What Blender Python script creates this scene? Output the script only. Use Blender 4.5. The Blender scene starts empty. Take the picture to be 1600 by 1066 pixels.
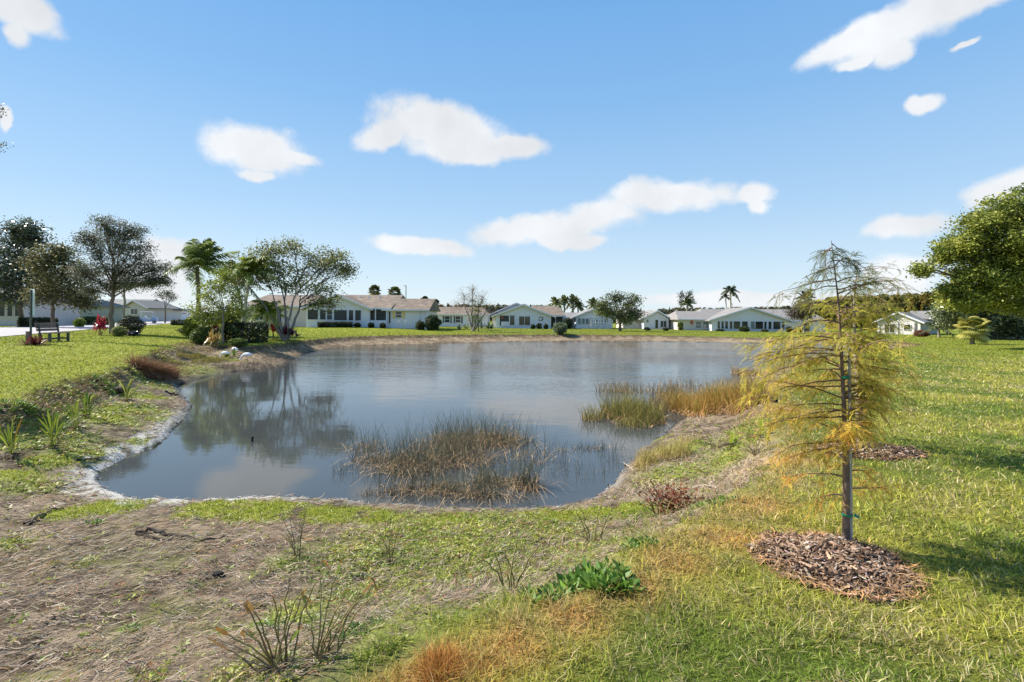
import bpy, math, random
import numpy as np
from mathutils import Matrix, Vector
SC = bpy.context.scene
COL = SC.collection
RNG = np.random.default_rng(7)
random.seed(7)
R = math.radians

# ------------------------------------------------------------------ camera
CAMZ, F, HY, ROLL = 1.6, 800.0, 498.0, 0.0079
cR, sR = math.cos(ROLL), math.sin(ROLL)
cam_d = bpy.data.cameras.new('camera')
cam_d.sensor_width = 36; cam_d.lens = 36 * F / 1600
cam_d.clip_start = 0.05; cam_d.clip_end = 5000
cam_d.shift_y = -(533 - HY) / 1600
cam = bpy.data.objects.new('camera', cam_d); COL.objects.link(cam)
m = Matrix(((cR, -sR, 0, 0), (0, 0, -1, 0), (sR, cR, 0, CAMZ), (0, 0, 0, 1)))
cam.matrix_world = m
SC.camera = cam

# ------------------------------------------------------------------ exposure, sun, sky
SC.view_settings.view_transform = 'Standard'
SC.view_settings.look = 'None'
SC.view_settings.gamma = 1
SC.view_settings.exposure = 0.95
SC.view_settings.use_curve_mapping = False
SUN_AZ, SUN_EL = R(-72), R(41)          # azimuth measured from +Y towards +X
sd = Vector((math.sin(SUN_AZ) * math.cos(SUN_EL), math.cos(SUN_AZ) * math.cos(SUN_EL), math.sin(SUN_EL)))
sl = bpy.data.lights.new('sun', 'SUN'); sl.energy = 5.0; sl.angle = R(0.55); sl.color = (1, .93, .82)
so = bpy.data.objects.new('sun', sl); COL.objects.link(so)
so.rotation_euler = sd.to_track_quat('Z', 'Y').to_euler()

def dirpx(px, py):
    u, v = px - 800, HY - py
    return Vector((u * cR - v * sR, F, u * sR + v * cR)).normalized()

CLOUDS = [(25, 12, 85, 34, 12), (28, 50, 28, 28, 0), (405, 232, 82, 40, 6), (400, 275, 32, 10, 0), (455, 242, 42, 13, 12),
           (8, 185, 14, 16, 0), (690, 202, 112, 44, 8), (600, 210, 50, 24, -20),
          (800, 230, 62, 22, 0), (720, 238, 80, 18, 4), (1045, 306, 112, 26, 2), (935, 338, 66, 28, -14), (850, 358, 135, 26, -6),
          (890, 380, 60, 14, 0), (655, 384, 86, 15, 3), (1178, 302, 36, 17, 10), (1190, 322, 26, 16, 30), (1330, 60, 105, 24, -16),
          (1430, 30, 150, 38, -12), (1340, 92, 40, 10, -10), (1395, 80, 36, 24, 0), (1500, 8, 120, 26, -8), (1505, 70, 28, 6, -6),
          (1445, 162, 30, 14, 12), (1575, 292, 85, 30, -16), (1412, 354, 68, 19, -6), (1405, 430, 62, 34, 0),
          (265, 400, 64, 30, 0), (230, 440, 80, 30, 0), (1150, 468, 190, 13, 0)]
w = bpy.data.worlds.new('World'); SC.world = w; w.use_nodes = True
nt = w.node_tree; N = nt.nodes; Lk = nt.links
bg = N['Background']; bg.inputs[1].default_value = 0.095
sky = N.new('ShaderNodeTexSky'); sky.sky_type = 'NISHITA'; sky.sun_disc = False
sky.sun_elevation = SUN_EL; sky.sun_rotation = SUN_AZ
sky.air_density = 1.15; sky.dust_density = 0.0; sky.ozone_density = 3.5; sky.altitude = 0
tc = N.new('ShaderNodeTexCoord')
def mth(op, a, b=None, c=None, clamp=False):
    n = N.new('ShaderNodeMath'); n.operation = op; n.use_clamp = clamp
    for i, x in enumerate((a, b, c)):
        if x is None: continue
        if isinstance(x, (int, float)): n.inputs[i].default_value = x
        else: Lk.new(x, n.inputs[i])
    return n.outputs[0]
sp = N.new('ShaderNodeSeparateXYZ'); Lk.new(tc.outputs['Generated'], sp.inputs[0])
az = mth('ARCTAN2', sp.outputs[0], sp.outputs[1]); el = mth('ARCSINE', sp.outputs[2])
def wnoise(scale, detail, rough=.55):
    n = N.new('ShaderNodeTexNoise'); n.inputs['Scale'].default_value = scale
    n.inputs['Detail'].default_value = detail; n.inputs['Roughness'].default_value = rough
    Lk.new(tc.outputs['Generated'], n.inputs['Vector']); return n
n1 = wnoise(14, 4)
sc1 = N.new('ShaderNodeSeparateColor'); Lk.new(n1.outputs['Color'], sc1.inputs[0])
az2 = mth('ADD', az, mth('MULTIPLY', mth('SUBTRACT', sc1.outputs[0], .5), .045))
el2 = mth('ADD', el, mth('MULTIPLY', mth('SUBTRACT', sc1.outputs[1], .5), .035))
cb = N.new('ShaderNodeCombineXYZ'); Lk.new(az2, cb.inputs[0]); Lk.new(el2, cb.inputs[1])
acc = None
for (cx, cy, rx, ry, tl) in CLOUDS:
    d = dirpx(cx, cy); a = math.atan2(d.x, d.y); e = math.asin(d.z)
    ca = math.cos(a)
    mp = N.new('ShaderNodeMapping'); mp.vector_type = 'TEXTURE'
    mp.inputs['Location'].default_value = (a, e, 0)
    mp.inputs['Rotation'].default_value = (0, 0, -R(tl))
    mp.inputs['Scale'].default_value = (1.12 * rx / F * ca * ca, 1.18 * ry / F * ca * math.cos(e) ** 2, 1)
    Lk.new(cb.outputs[0], mp.inputs['Vector'])
    ln = N.new('ShaderNodeVectorMath'); ln.operation = 'LENGTH'; Lk.new(mp.outputs[0], ln.inputs[0])
    v = mth('SUBTRACT', 1.0, ln.outputs['Value'])
    acc = v if acc is None else mth('SMOOTH_MAX', acc, v, .15)
n2 = wnoise(17, 6, .6)
dens = mth('ADD', acc, mth('MULTIPLY', mth('SUBTRACT', n2.outputs['Fac'], .5), .85))
mr = N.new('ShaderNodeMapRange'); mr.interpolation_type = 'SMOOTHSTEP'
mr.inputs['From Min'].default_value = -.04; mr.inputs['From Max'].default_value = .46
Lk.new(dens, mr.inputs['Value'])
n3 = wnoise(7, 4)
shade = N.new('ShaderNodeMapRange'); Lk.new(n3.outputs['Fac'], shade.inputs['Value'])
shade.inputs['From Min'].default_value = .3; shade.inputs['From Max'].default_value = .7
shade.inputs['To Min'].default_value = .84; shade.inputs['To Max'].default_value = 1.05
EXG = 1 / (2 ** SC.view_settings.exposure) / .095
ccol = N.new('ShaderNodeVectorMath'); ccol.operation = 'SCALE'; ccol.inputs[0].default_value = (.93 * EXG, .955 * EXG, .985 * EXG)
Lk.new(shade.outputs[0], ccol.inputs['Scale'])
ramp = N.new('ShaderNodeValToRGB'); Lk.new(mth('MULTIPLY', sp.outputs[2], 1.0, clamp=True), ramp.inputs[0])
EXG = 1 / (2 ** SC.view_settings.exposure) / .095
for pos_, c_ in ((0.0, (.74, .86, .95)), (.06, (.68, .83, .95)), (.2, (.44, .67, .93)), (.38, (.26, .52, .88)), (.55, (.17, .43, .83)), (1, (.12, .34, .72))):
    e_ = ramp.color_ramp.elements.new(pos_) if pos_ not in (0.0, 1) else ramp.color_ramp.elements[0 if pos_ == 0 else -1]
    e_.color = (*c_, 1)
tint = N.new('ShaderNodeVectorMath'); tint.operation = 'SCALE'; tint.inputs['Scale'].default_value = EXG; Lk.new(ramp.outputs[0], tint.inputs[0])
smx = N.new('ShaderNodeMix'); smx.data_type = 'RGBA'; smx.inputs['Factor'].default_value = .88
Lk.new(sky.outputs[0], smx.inputs['A']); Lk.new(tint.outputs[0], smx.inputs['B'])
mx = N.new('ShaderNodeMix'); mx.data_type = 'RGBA'
Lk.new(mth('MULTIPLY', mr.outputs[0], .96), mx.inputs['Factor']); Lk.new(smx.outputs['Result'], mx.inputs['A']); Lk.new(ccol.outputs[0], mx.inputs['B'])
Lk.new(mx.outputs['Result'], bg.inputs[0])
SC.cycles.max_bounces = 6; SC.cycles.diffuse_bounces = 3; SC.cycles.glossy_bounces = 3
SC.cycles.transmission_bounces = 3; SC.cycles.transparent_max_bounces = 6

# ------------------------------------------------------------------ pixel to world
def at(px, py, d):
    u, v = px - 800, HY - py
    k = d / F
    return np.array(((u * cR - v * sR) * k, d, CAMZ + (u * sR + v * cR) * k))
def hitz(px, py, z):
    u, v = px - 800, HY - py
    dz = (u * sR + v * cR) / F
    d = (z - CAMZ) / dz
    return at(px, py, d)

# ------------------------------------------------------------------ numpy noise
_perm = np.random.default_rng(3).random((256, 256))
def vnoise(x, y):
    xi = np.floor(x).astype(int); yi = np.floor(y).astype(int)
    fx = x - xi; fy = y - yi
    fx = fx * fx * (3 - 2 * fx); fy = fy * fy * (3 - 2 * fy)
    a = _perm[xi & 255, yi & 255]; b = _perm[(xi + 1) & 255, yi & 255]
    c = _perm[xi & 255, (yi + 1) & 255]; d = _perm[(xi + 1) & 255, (yi + 1) & 255]
    return (a * (1 - fx) + b * fx) * (1 - fy) + (c * (1 - fx) + d * fx) * fy
def fbm(x, y, o=4, s=1.0):
    t = 0; a = .5; tot = 0
    for i in range(o):
        t = t + a * vnoise(x * s + 17.3 * i, y * s + 9.1 * i); tot += a; a *= .5; s *= 2.03
    return t / tot
def sstep(a, b, x):
    t = np.clip((x - a) / (b - a), 0, 1); return t * t * (3 - 2 * t)

# ------------------------------------------------------------------ terrain shape
ZW = -0.85
WPX = [(150, 752), (165, 768), (200, 777), (260, 781), (330, 780), (400, 777), (470, 778), (540, 781), (600, 787), (650, 791), (720, 796),
       (800, 796), (870, 793), (920, 783), (950, 765), (965, 745), (985, 722), (1000, 702), (1035, 682), (1060, 662), (1078, 648), (1130, 640), (1185, 622), (1172, 605), (1160, 592),
       (1185, 580), (1230, 568), (1290, 559), (1350, 552), (1385, 546), (1370, 542), (1300, 539), (1200, 536.5), (1100, 534.5), (1000, 533), (900, 533),
       (800, 534), (700, 536), (640, 538), (560, 540.5), (520, 544), (475, 552), (455, 562), (435, 571), (400, 578), (345, 583), (320, 590), (300, 595),
       (275, 603), (285, 620), (300, 635), (290, 650), (275, 665), (262, 680), (240, 700), (205, 712), (180, 725), (155, 740)]
WPOLY = np.array([hitz(px, py, ZW)[:2] for px, py in WPX])
CPX = [(0, 627, .1), (22, 618, .08), (56, 604, .06), (104, 593, .03), (141, 587, .02), (175, 578, 0), (208, 567, 0), (239, 551, -.05), (300, 533, -.1), (340, 539, -.1),
       (380, 541, -.12), (430, 538, -.14), (480, 531, -.15), (520, 527, -.15), (560, 525, -.15), (620, 523.5, -.15), (700, 522.5, -.15), (800, 522, -.15),
       (900, 522, -.15), (1000, 522.5, -.17), (1100, 525, -.3), (1200, 528, -.4), (1300, 530, -.45), (1380, 533, -.5), (1450, 537, -.45), (1440, 541, -.45),
       (1380, 550, -.35), (1300, 565, -.2), (1240, 580, -.1), (1215, 600, -.05), (1212, 640, 0), (1228, 680, 0), (1240, 715, 0), (1215, 750, 0),
       (1150, 800, 0), (1080, 850, 0), (1000, 905, 0), (930, 945, 0), (830, 985, 0), (740, 1020, 0), (670, 1066, 0)]
CW = np.array([hitz(px, py, z) for px, py, z in CPX])
CPOLY = np.vstack([CW[:, :2], [(-1.2, 1.5), (-2.6, .4), (-5, -.4), (-8.5, 1), (-11, 4.5), (-10.6, 7.6)]])
ANCH = np.vstack([CW, [hitz(75, 532, .41), hitz(175, 522, .4), hitz(560, 511, .33), hitz(815, 513, -.04), hitz(1170, 518, -.32),
                       hitz(1430, 523, -.4), hitz(1000, 515, -.15), hitz(0, 520, .4), hitz(290, 503, .5), hitz(150, 512, .45)],
                  [(-60, 20, .6), (-30, 12, .4), (-15, 3, .2), (8, 3, 0), (10, 8, 0), (20, 10, 0), (25, 20, -.1), (14, 16, -.05), (30, 30, -.25), (40, 40, -.3), (60, 60, -.4),
                   (2, 2, 0), (4, 4, 0), (0, -20, 0), (30, 0, 0), (-200, 150, .8), (0, 200, 0), (200, 200, -.5), (0, -100, 0), (-12, 15, .2), (-14, 22, .35), (-22, 30, .42), (-60, 90, .6)]])
def Lawn(x, y):
    sh = x.shape; x = x.ravel(); y = y.ravel()
    num = np.zeros(len(x)); den = np.zeros(len(x))
    s2 = (1.0 + .06 * np.hypot(x, y)) ** 2
    for ax, ay, azz in ANCH:
        wt = 1 / ((x - ax) ** 2 + (y - ay) ** 2 + s2) ** 1.5
        num += wt * azz; den += wt
    return (num / den).reshape(sh)
def sdist(x, y, P):
    """distance to closed polygon, and inside flag"""
    d2 = np.full(x.shape, 1e18); ins = np.zeros(x.shape, bool)
    n = len(P)
    for i in range(n):
        ax, ay = P[i]; bx, by = P[(i + 1) % n]
        ex, ey = bx - ax, by - ay
        t = np.clip(((x - ax) * ex + (y - ay) * ey) / (ex * ex + ey * ey + 1e-12), 0, 1)
        d2 = np.minimum(d2, (x - ax - t * ex) ** 2 + (y - ay - t * ey) ** 2)
        c = (ay > y) != (by > y)
        xi = ax + (y - ay) / (by - ay + 1e-15) * ex
        ins ^= c & (x < xi)
    return np.sqrt(d2), ins
def terrain(x, y, full=False):
    x = np.asarray(x, float); y = np.asarray(y, float)
    r = np.hypot(x, y)
    jit = (fbm(x, y, 3, 2.2) - .5) * np.clip(.05 * r, .12, .9)
    dw, iw = sdist(x, y, WPOLY); dc, ic = sdist(x, y, CPOLY)
    L = Lawn(x, y)
    dwj = np.maximum(dw + jit * .35, 0.0); dcj = np.maximum(dc + jit * .6, 0)
    t = dwj / (dwj + dcj + 1e-6)
    p = .24 * np.sqrt(np.clip(t, 0, 1)) + .38 * t + .38 * sstep(.55, .99, t)
    z = np.where(iw, ZW - np.minimum(.9, (dw + jit * .2) * .16), ZW + (L - ZW) * p)
    z = np.where(ic | iw, z, L)
    near = np.clip(1.6 - r / 25, 0, 1)
    z = z + near * ((fbm(x, y, 3, 5.0) - .5) * .05 + (fbm(x, y, 3, 1.1) - .5) * .07) * np.where(ic, 1, .5)
    z = np.where(iw & (dw > .05), np.minimum(z, ZW - .012), z)
    if full: return z, dw, dc, iw, ic, t
    return z
def gz(x, y): return float(terrain(np.array([x]), np.array([y]))[0])
def hit(px, py):
    ds = np.concatenate([np.linspace(1.2, 30, 900), np.geomspace(30, 900, 700)[1:]])
    u, v = px - 800, HY - py
    X = (u * cR - v * sR) / F * ds; Z = CAMZ + (u * sR + v * cR) / F * ds
    T = np.maximum(terrain(X, ds), ZW)
    k = np.argmax(Z < T)
    if not (Z < T).any(): k = len(ds) - 1
    if k > 0:
        a = Z[k - 1] - T[k - 1]; b = Z[k] - T[k]
        f = a / (a - b + 1e-9); d = ds[k - 1] + (ds[k] - ds[k - 1]) * f
    else: d = ds[0]
    return at(px, py, d)

# ------------------------------------------------------------------ materials
def newmat(name):
    mt = bpy.data.materials.new(name); mt.use_nodes = True
    return mt, mt.node_tree.nodes, mt.node_tree.links, mt.node_tree.nodes['Principled BSDF']
def mat(name, c, rough=.7, metal=0, var=.12, scale=8, bump=0.0, spec=.4, c2=None, stretch=None):
    mt, n, l, b = newmat(name)
    b.inputs['Roughness'].default_value = rough; b.inputs['Metallic'].default_value = metal
    b.inputs['Specular IOR Level'].default_value = spec
    tc = n.new('ShaderNodeTexCoord'); no = n.new('ShaderNodeTexNoise'); no.inputs['Scale'].default_value = scale
    no.inputs['Detail'].default_value = 5
    src = tc.outputs['Object']
    if stretch:
        mp = n.new('ShaderNodeMapping'); mp.inputs['Scale'].default_value = stretch; l.new(src, mp.inputs[0]); src = mp.outputs[0]
    l.new(src, no.inputs['Vector'])
    r = n.new('ShaderNodeValToRGB'); l.new(no.outputs['Fac'], r.inputs[0])
    r.color_ramp.elements[0].position = .3; r.color_ramp.elements[1].position = .7
    ca = tuple(max(0, x * (1 - var)) for x in c); cb_ = c2 or tuple(min(1, x * (1 + var)) for x in c)
    r.color_ramp.elements[0].color = (*ca, 1); r.color_ramp.elements[1].color = (*cb_, 1)
    l.new(r.outputs[0], b.inputs['Base Color'])
    if bump:
        bp = n.new('ShaderNodeBump'); bp.inputs['Strength'].default_value = bump; bp.inputs['Distance'].default_value = .02
        l.new(no.outputs['Fac'], bp.inputs['Height']); l.new(bp.outputs[0], b.inputs['Normal'])
    return mt
def attr_mat(name, rough=.6, trans=0.3, spec=.3, noise=0, bump=0, gain=1):
    mt, n, l, b = newmat(name)
    at_ = n.new('ShaderNodeVertexColor'); at_.layer_name = 'Col'
    src = at_.outputs['Color']
    if noise:
        tc = n.new('ShaderNodeTexCoord'); no = n.new('ShaderNodeTexNoise'); no.inputs['Scale'].default_value = noise
        no.inputs['Detail'].default_value = 4; l.new(tc.outputs['Object'], no.inputs['Vector'])
        mr = n.new('ShaderNodeMapRange'); mr.inputs['From Min'].default_value = .3; mr.inputs['From Max'].default_value = .7
        mr.inputs['To Min'].default_value = .65; mr.inputs['To Max'].default_value = 1.3
        l.new(no.outputs['Fac'], mr.inputs['Value'])
        vm = n.new('ShaderNodeVectorMath'); vm.operation = 'SCALE'; l.new(src, vm.inputs[0]); l.new(mr.outputs[0], vm.inputs['Scale'])
        src = vm.outputs[0]
        if bump:
            bp = n.new('ShaderNodeBump'); bp.inputs['Strength'].default_value = bump; bp.inputs['Distance'].default_value = .02
            l.new(no.outputs['Fac'], bp.inputs['Height']); l.new(bp.outputs[0], b.inputs['Normal'])
    l.new(src, b.inputs['Base Color']); b.inputs['Roughness'].default_value = rough
    b.inputs['Specular IOR Level'].default_value = spec
    if trans:
        tr = n.new('ShaderNodeBsdfTranslucent'); l.new(src, tr.inputs['Color'])
        ms = n.new('ShaderNodeMixShader'); ms.inputs[0].default_value = trans
        l.new(b.outputs[0], ms.inputs[1]); l.new(tr.outputs[0], ms.inputs[2])
        l.new(ms.outputs[0], n['Material Output'].inputs['Surface'])
    return mt
M = {}
M['leaf'] = attr_mat('leaf_surface', .5, .35, .35)
M['blade'] = attr_mat('grass_blade', .6, .35, .2)
M['dry'] = attr_mat('dry_stalk', .8, .12, .15)
M['bark'] = attr_mat('bark', .9, 0, .15, noise=14, bump=.6)
M['feather'] = attr_mat('feathery_foliage', .6, .55, .2)
M['glossleaf'] = attr_mat('glossy_leaf', .32, .2, .55)
M['white'] = mat('white_paint', (.70, .69, .76), .6, var=.04, scale=1.5)
M['cream'] = mat('cream_wall', (.58, .53, .50), .7, var=.05, scale=1.5)
M['warmwhite'] = mat('warm_white_wall', (.68, .64, .62), .7, var=.05, scale=1.5)
M['dimgreen'] = mat('dim_green_wall', (.33, .35, .31), .7, var=.06, scale=1.5)  # dull green grey wall tone, in places serving as painted shade
M['roofbrown'] = mat('brown_shingles', (.165, .125, .095), .9, var=.3, scale=1.2, stretch=(1, 1, 1), c2=(.24, .185, .14))
M['roofgrey'] = mat('grey_shingles', (.22, .205, .20), .9, var=.15, scale=1.2)
M['rooflight'] = mat('pale_shingles', (.225, .21, .20), .9, var=.12, scale=1.2)
M['roofslate'] = mat('slate_grey_shingles', (.18, .175, .17), .9, var=.15, scale=1.2)
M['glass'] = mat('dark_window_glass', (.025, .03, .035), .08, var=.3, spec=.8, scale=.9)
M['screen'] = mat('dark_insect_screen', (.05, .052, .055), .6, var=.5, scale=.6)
M['blueglass'] = mat('bluish_glazing', (.16, .2, .22), .15, var=.25, spec=.7, scale=.8)
M['yellow'] = mat('yellow_shutter_paint', (.7, .52, .2), .6)
M['dgreen'] = mat('dark_green_shutter_paint', (.03, .07, .05), .6)
M['metalgrey'] = mat('galvanised_metal', (.42, .44, .46), .45, metal=.6, var=.15, scale=20)
M['signpaint'] = mat('pale_sign_face', (.62, .68, .74), .5, var=.1, scale=6)
M['darkpost'] = mat('dark_green_post', (.06, .075, .07), .6, var=.2)
M['wood'] = mat('weathered_wood', (.21, .15, .12), .85, var=.35, scale=6, bump=.4, stretch=(1, 6, 6))
M['stake'] = mat('grey_timber_stake', (.42, .38, .34), .8, var=.35, scale=30, bump=.4, stretch=(3, 3, .3))
M['tie'] = mat('green_tie_tape', (.0, .22, .13), .45, var=.1)
M['concrete'] = mat('pale_road_concrete', (.36, .335, .34), .9, var=.08, scale=.8)
M['blackrub'] = mat('black_rubber', (.02, .02, .02), .8)
M['cartblue'] = mat('blue_cart_paint', (.25, .36, .55), .35, spec=.6)
M['red'] = mat('dull_red_cloth', (.45, .13, .08), .8)

# ------------------------------------------------------------------ mesh helpers
def mesh_np(name, V, Q=None, T=None, C=None, smooth=False):
    V = np.asarray(V, np.float32); me = bpy.data.meshes.new(name)
    me.vertices.add(len(V)); me.vertices.foreach_set('co', V.ravel())
    nq = 0 if Q is None else len(Q); ntr = 0 if T is None else len(T)
    loops = []; starts = []; 
    if nq: loops.append(np.asarray(Q, np.int32).ravel()); starts.append(np.arange(nq, dtype=np.int32) * 4)
    if ntr: loops.append(np.asarray(T, np.int32).ravel()); starts.append(nq * 4 + np.arange(ntr, dtype=np.int32) * 3)
    lp = np.concatenate(loops)
    me.loops.add(len(lp)); me.loops.foreach_set('vertex_index', lp)
    me.polygons.add(nq + ntr); me.polygons.foreach_set('loop_start', np.concatenate(starts))
    me.update(calc_edges=True)
    if C is not None:
        a = me.color_attributes.new('Col', 'FLOAT_COLOR', 'POINT')
        C4 = np.ones((len(V), 4), np.float32); C4[:, :3] = np.clip(C, 0, 1); a.data.foreach_set('color', C4.ravel())
    me.polygons.foreach_set('use_smooth', np.full(nq + ntr, bool(smooth)))
    me.validate()
    return me
class G:
    """collects quads with a colour per vertex"""
    def __init__(s): s.V = []; s.Q = []; s.C = []; s.n = 0
    def add(s, V, Q, C):
        V = np.asarray(V, float).reshape(-1, 3); C = np.broadcast_to(np.asarray(C, float), V.shape)
        s.V.append(V); s.Q.append(np.asarray(Q).reshape(-1, 4) + s.n); s.C.append(C); s.n += len(V)
    def ribbons(s, P, W, S, C):
        P = np.asarray(P, float); Nn, K, _ = P.shape
        W = np.broadcast_to(W, (Nn, K))[..., None]; S = S[:, None, :] if S.ndim == 2 else S
        V = np.stack([P - S * W / 2, P + S * W / 2], 2)
        C = np.asarray(C, float)
        if C.ndim == 2: C = np.repeat(C[:, None, :], K, 1)
        CC = np.repeat(C[:, :, None, :], 2, 2)
        i = (np.arange(Nn)[:, None] * K + np.arange(K - 1)[None]) * 2
        s.add(V.reshape(-1, 3), np.stack([i, i + 1, i + 3, i + 2], -1).reshape(-1, 4), CC.reshape(-1, 3))
    def tube(s, P, r, c, n=6):
        P = np.asarray(P, float); K = len(P); r = np.broadcast_to(r, (K,))
        T = np.gradient(P, axis=0); T /= np.linalg.norm(T, axis=1)[:, None] + 1e-9
        ref = np.array([0, 0, 1.]) if abs(T[:, 2]).mean() < .8 else np.array([1., 0, 0])
        A = np.cross(T, ref); A /= np.linalg.norm(A, axis=1)[:, None] + 1e-9
        B = np.cross(T, A)
        th = np.linspace(0, 2 * math.pi, n, endpoint=False)
        V = P[:, None] + (A[:, None] * np.cos(th)[None, :, None] + B[:, None] * np.sin(th)[None, :, None]) * r[:, None, None]
        i = np.arange(K - 1)[:, None] * n; j = np.arange(n)[None]; j2 = (j + 1) % n
        C = np.asarray(c, float)
        CC = np.repeat(C[:, None], n, 1).reshape(-1, 3) if C.ndim == 2 else C
        s.add(V.reshape(-1, 3), np.stack([i + j, i + j2, i + n + j2, i + n + j], -1).reshape(-1, 4), CC)
    def leaves(s, P, L, Wd, C, up=.35, D=None):
        n = len(P)
        if D is None: D = RNG.normal(size=(n, 3)); D[:, 2] *= .6
        D = D / (np.linalg.norm(D, axis=1)[:, None] + 1e-9)
        Nn = RNG.normal(size=(n, 3)); Nn[:, 2] += up * 3
        S = np.cross(D, Nn); S /= np.linalg.norm(S, axis=1)[:, None] + 1e-9
        L = np.broadcast_to(L, (n,))[:, None]; Wd = np.broadcast_to(Wd, (n,))[:, None]
        V = np.stack([P - D * L / 2, P + S * Wd / 2 - D * L * .05, P + D * L / 2, P - S * Wd / 2 - D * L * .05], 1)
        s.add(V.reshape(-1, 3), (np.arange(n)[:, None] * 4 + np.arange(4)[None]), np.repeat(C, 4, 0))
    def mesh(s, name, smooth=False):
        return mesh_np(name, np.concatenate(s.V), np.concatenate(s.Q), None, np.concatenate(s.C), smooth)

def link(name, me, mt, parent=None, loc=None):
    o = bpy.data.objects.new(name, me); COL.objects.link(o)
    for x in (mt if isinstance(mt, (list, tuple)) else [mt]):
        if x is not None: me.materials.append(x)
    if parent is not None: o.parent = parent
    if loc is not None: o.location = loc
    return o
def tag(o, label=None, cat=None, group=None, kind=None):
    if label: o['label'] = label
    if cat: o['category'] = cat
    if group: o['group'] = group
    if kind: o['kind'] = kind
    return o
def thing(name, label, cat, loc=(0, 0, 0), rz=0, group=None):
    o = bpy.data.objects.new(name, None); COL.objects.link(o); o.empty_display_size = .2
    o.location = loc; o.rotation_euler = (0, 0, rz)
    return tag(o, label, cat, group)
def gobj(name, g, mt, parent=None, org=None, smooth=False):
    """link a G whose coordinates are world; org = the world location of its origin"""
    if org is not None:
        g.V = [v - np.asarray(org)[None] for v in g.V]
    return link(name, g.mesh(name, smooth), mt, parent, None if (org is None or parent is not None) else tuple(org))
class MB:
    """polygon builder with boxes, prisms; local coordinates"""
    def __init__(s): s.v = []; s.f = []
    def poly(s, vs, fs):
        n = len(s.v); s.v += [tuple(x) for x in vs]; s.f += [tuple(i + n for i in f) for f in fs]
    def box(s, x0, x1, y0, y1, z0, z1, mtx=None):
        vs = [(x, y, z) for z in (z0, z1) for y in (y0, y1) for x in (x0, x1)]
        if mtx is not None: vs = [mtx @ Vector(q) for q in vs]
        s.poly(vs, [(0, 2, 3, 1), (4, 5, 7, 6), (0, 1, 5, 4), (2, 6, 7, 3), (0, 4, 6, 2), (1, 3, 7, 5)])
    def prism_y(s, prof, y0, y1):
        n = len(prof)
        vs = [(x, y0, z) for x, z in prof] + [(x, y1, z) for x, z in prof]
        s.poly(vs, [tuple(range(n)), tuple(range(2 * n - 1, n - 1, -1))] + [(i, i + n, (i + 1) % n + n, (i + 1) % n) for i in range(n)])
    def prism_x(s, prof, x0, x1):
        n = len(prof)
        vs = [(x0, y, z) for y, z in prof] + [(x1, y, z) for y, z in prof]
        s.poly(vs, [tuple(range(n)), tuple(range(2 * n - 1, n - 1, -1))] + [(i, i + n, (i + 1) % n + n, (i + 1) % n) for i in range(n)])
    def cyl(s, x, y, z0, z1, r0, r1=None, n=12, axis='z'):
        r1 = r0 if r1 is None else r1
        a = [2 * math.pi * i / n for i in range(n)]
        if axis == 'z': vs = [(x + r0 * math.cos(t), y + r0 * math.sin(t), z0) for t in a] + [(x + r1 * math.cos(t), y + r1 * math.sin(t), z1) for t in a]
        s.poly(vs, [tuple(range(n))[::-1], tuple(range(n, 2 * n))] + [(i, (i + 1) % n, (i + 1) % n + n, i + n) for i in range(n)])
    def ell(s, c, r, nu=10, nv=7):
        vs = [(c[0] + r[0] * math.sin(math.pi * j / nv) * math.cos(2 * math.pi * i / nu), c[1] + r[1] * math.sin(math.pi * j / nv) * math.sin(2 * math.pi * i / nu),
               c[2] + r[2] * math.cos(math.pi * j / nv)) for j in range(nv + 1) for i in range(nu)]
        s.poly(vs, [(j * nu + i, j * nu + (i + 1) % nu, (j + 1) * nu + (i + 1) % nu, (j + 1) * nu + i) for j in range(nv) for i in range(nu)])
    def obj(s, name, mt, parent=None, bevel=0, smooth=False):
        me = bpy.data.meshes.new(name); me.from_pydata(s.v, [], s.f); me.validate()
        import bmesh
        b = bmesh.new(); b.from_mesh(me); bmesh.ops.recalc_face_normals(b, faces=b.faces)
        if bevel: bmesh.ops.bevel(b, geom=b.edges[:], offset=bevel, segments=1, affect='EDGES')
        b.to_mesh(me); b.free()
        if smooth: me.polygons.foreach_set('use_smooth', np.ones(len(me.polygons), bool))
        return link(name, me, mt, parent)
def jit(c, n, a=.15, hue=.06):
    c = np.asarray(c, float)
    return np.clip(c[None] * (1 + RNG.normal(size=(n, 1)) * a) * (1 + RNG.normal(size=(n, 3)) * hue), 0, 1)
def mixc(a, b, t): return np.asarray(a)[None] * (1 - t[:, None]) + np.asarray(b)[None] * t[:, None]

# ================================================================== GROUND
rad = np.concatenate([[0.02], np.geomspace(.6, 12, 300), np.geomspace(12, 100, 260)[1:], np.geomspace(100, 2500, 60)[1:]])
ang = np.concatenate([np.linspace(-180, -58, 70)[:-1], np.linspace(-58, 58, 620), np.linspace(58, 180, 70)[1:-1]]) * math.pi / 180
RR, AA = np.meshgrid(rad, ang, indexing='ij')
TX = RR * np.sin(AA); TY = RR * np.cos(AA)
TZ, DW, DC, IW, IC, TT = terrain(TX, TY, True)
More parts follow.
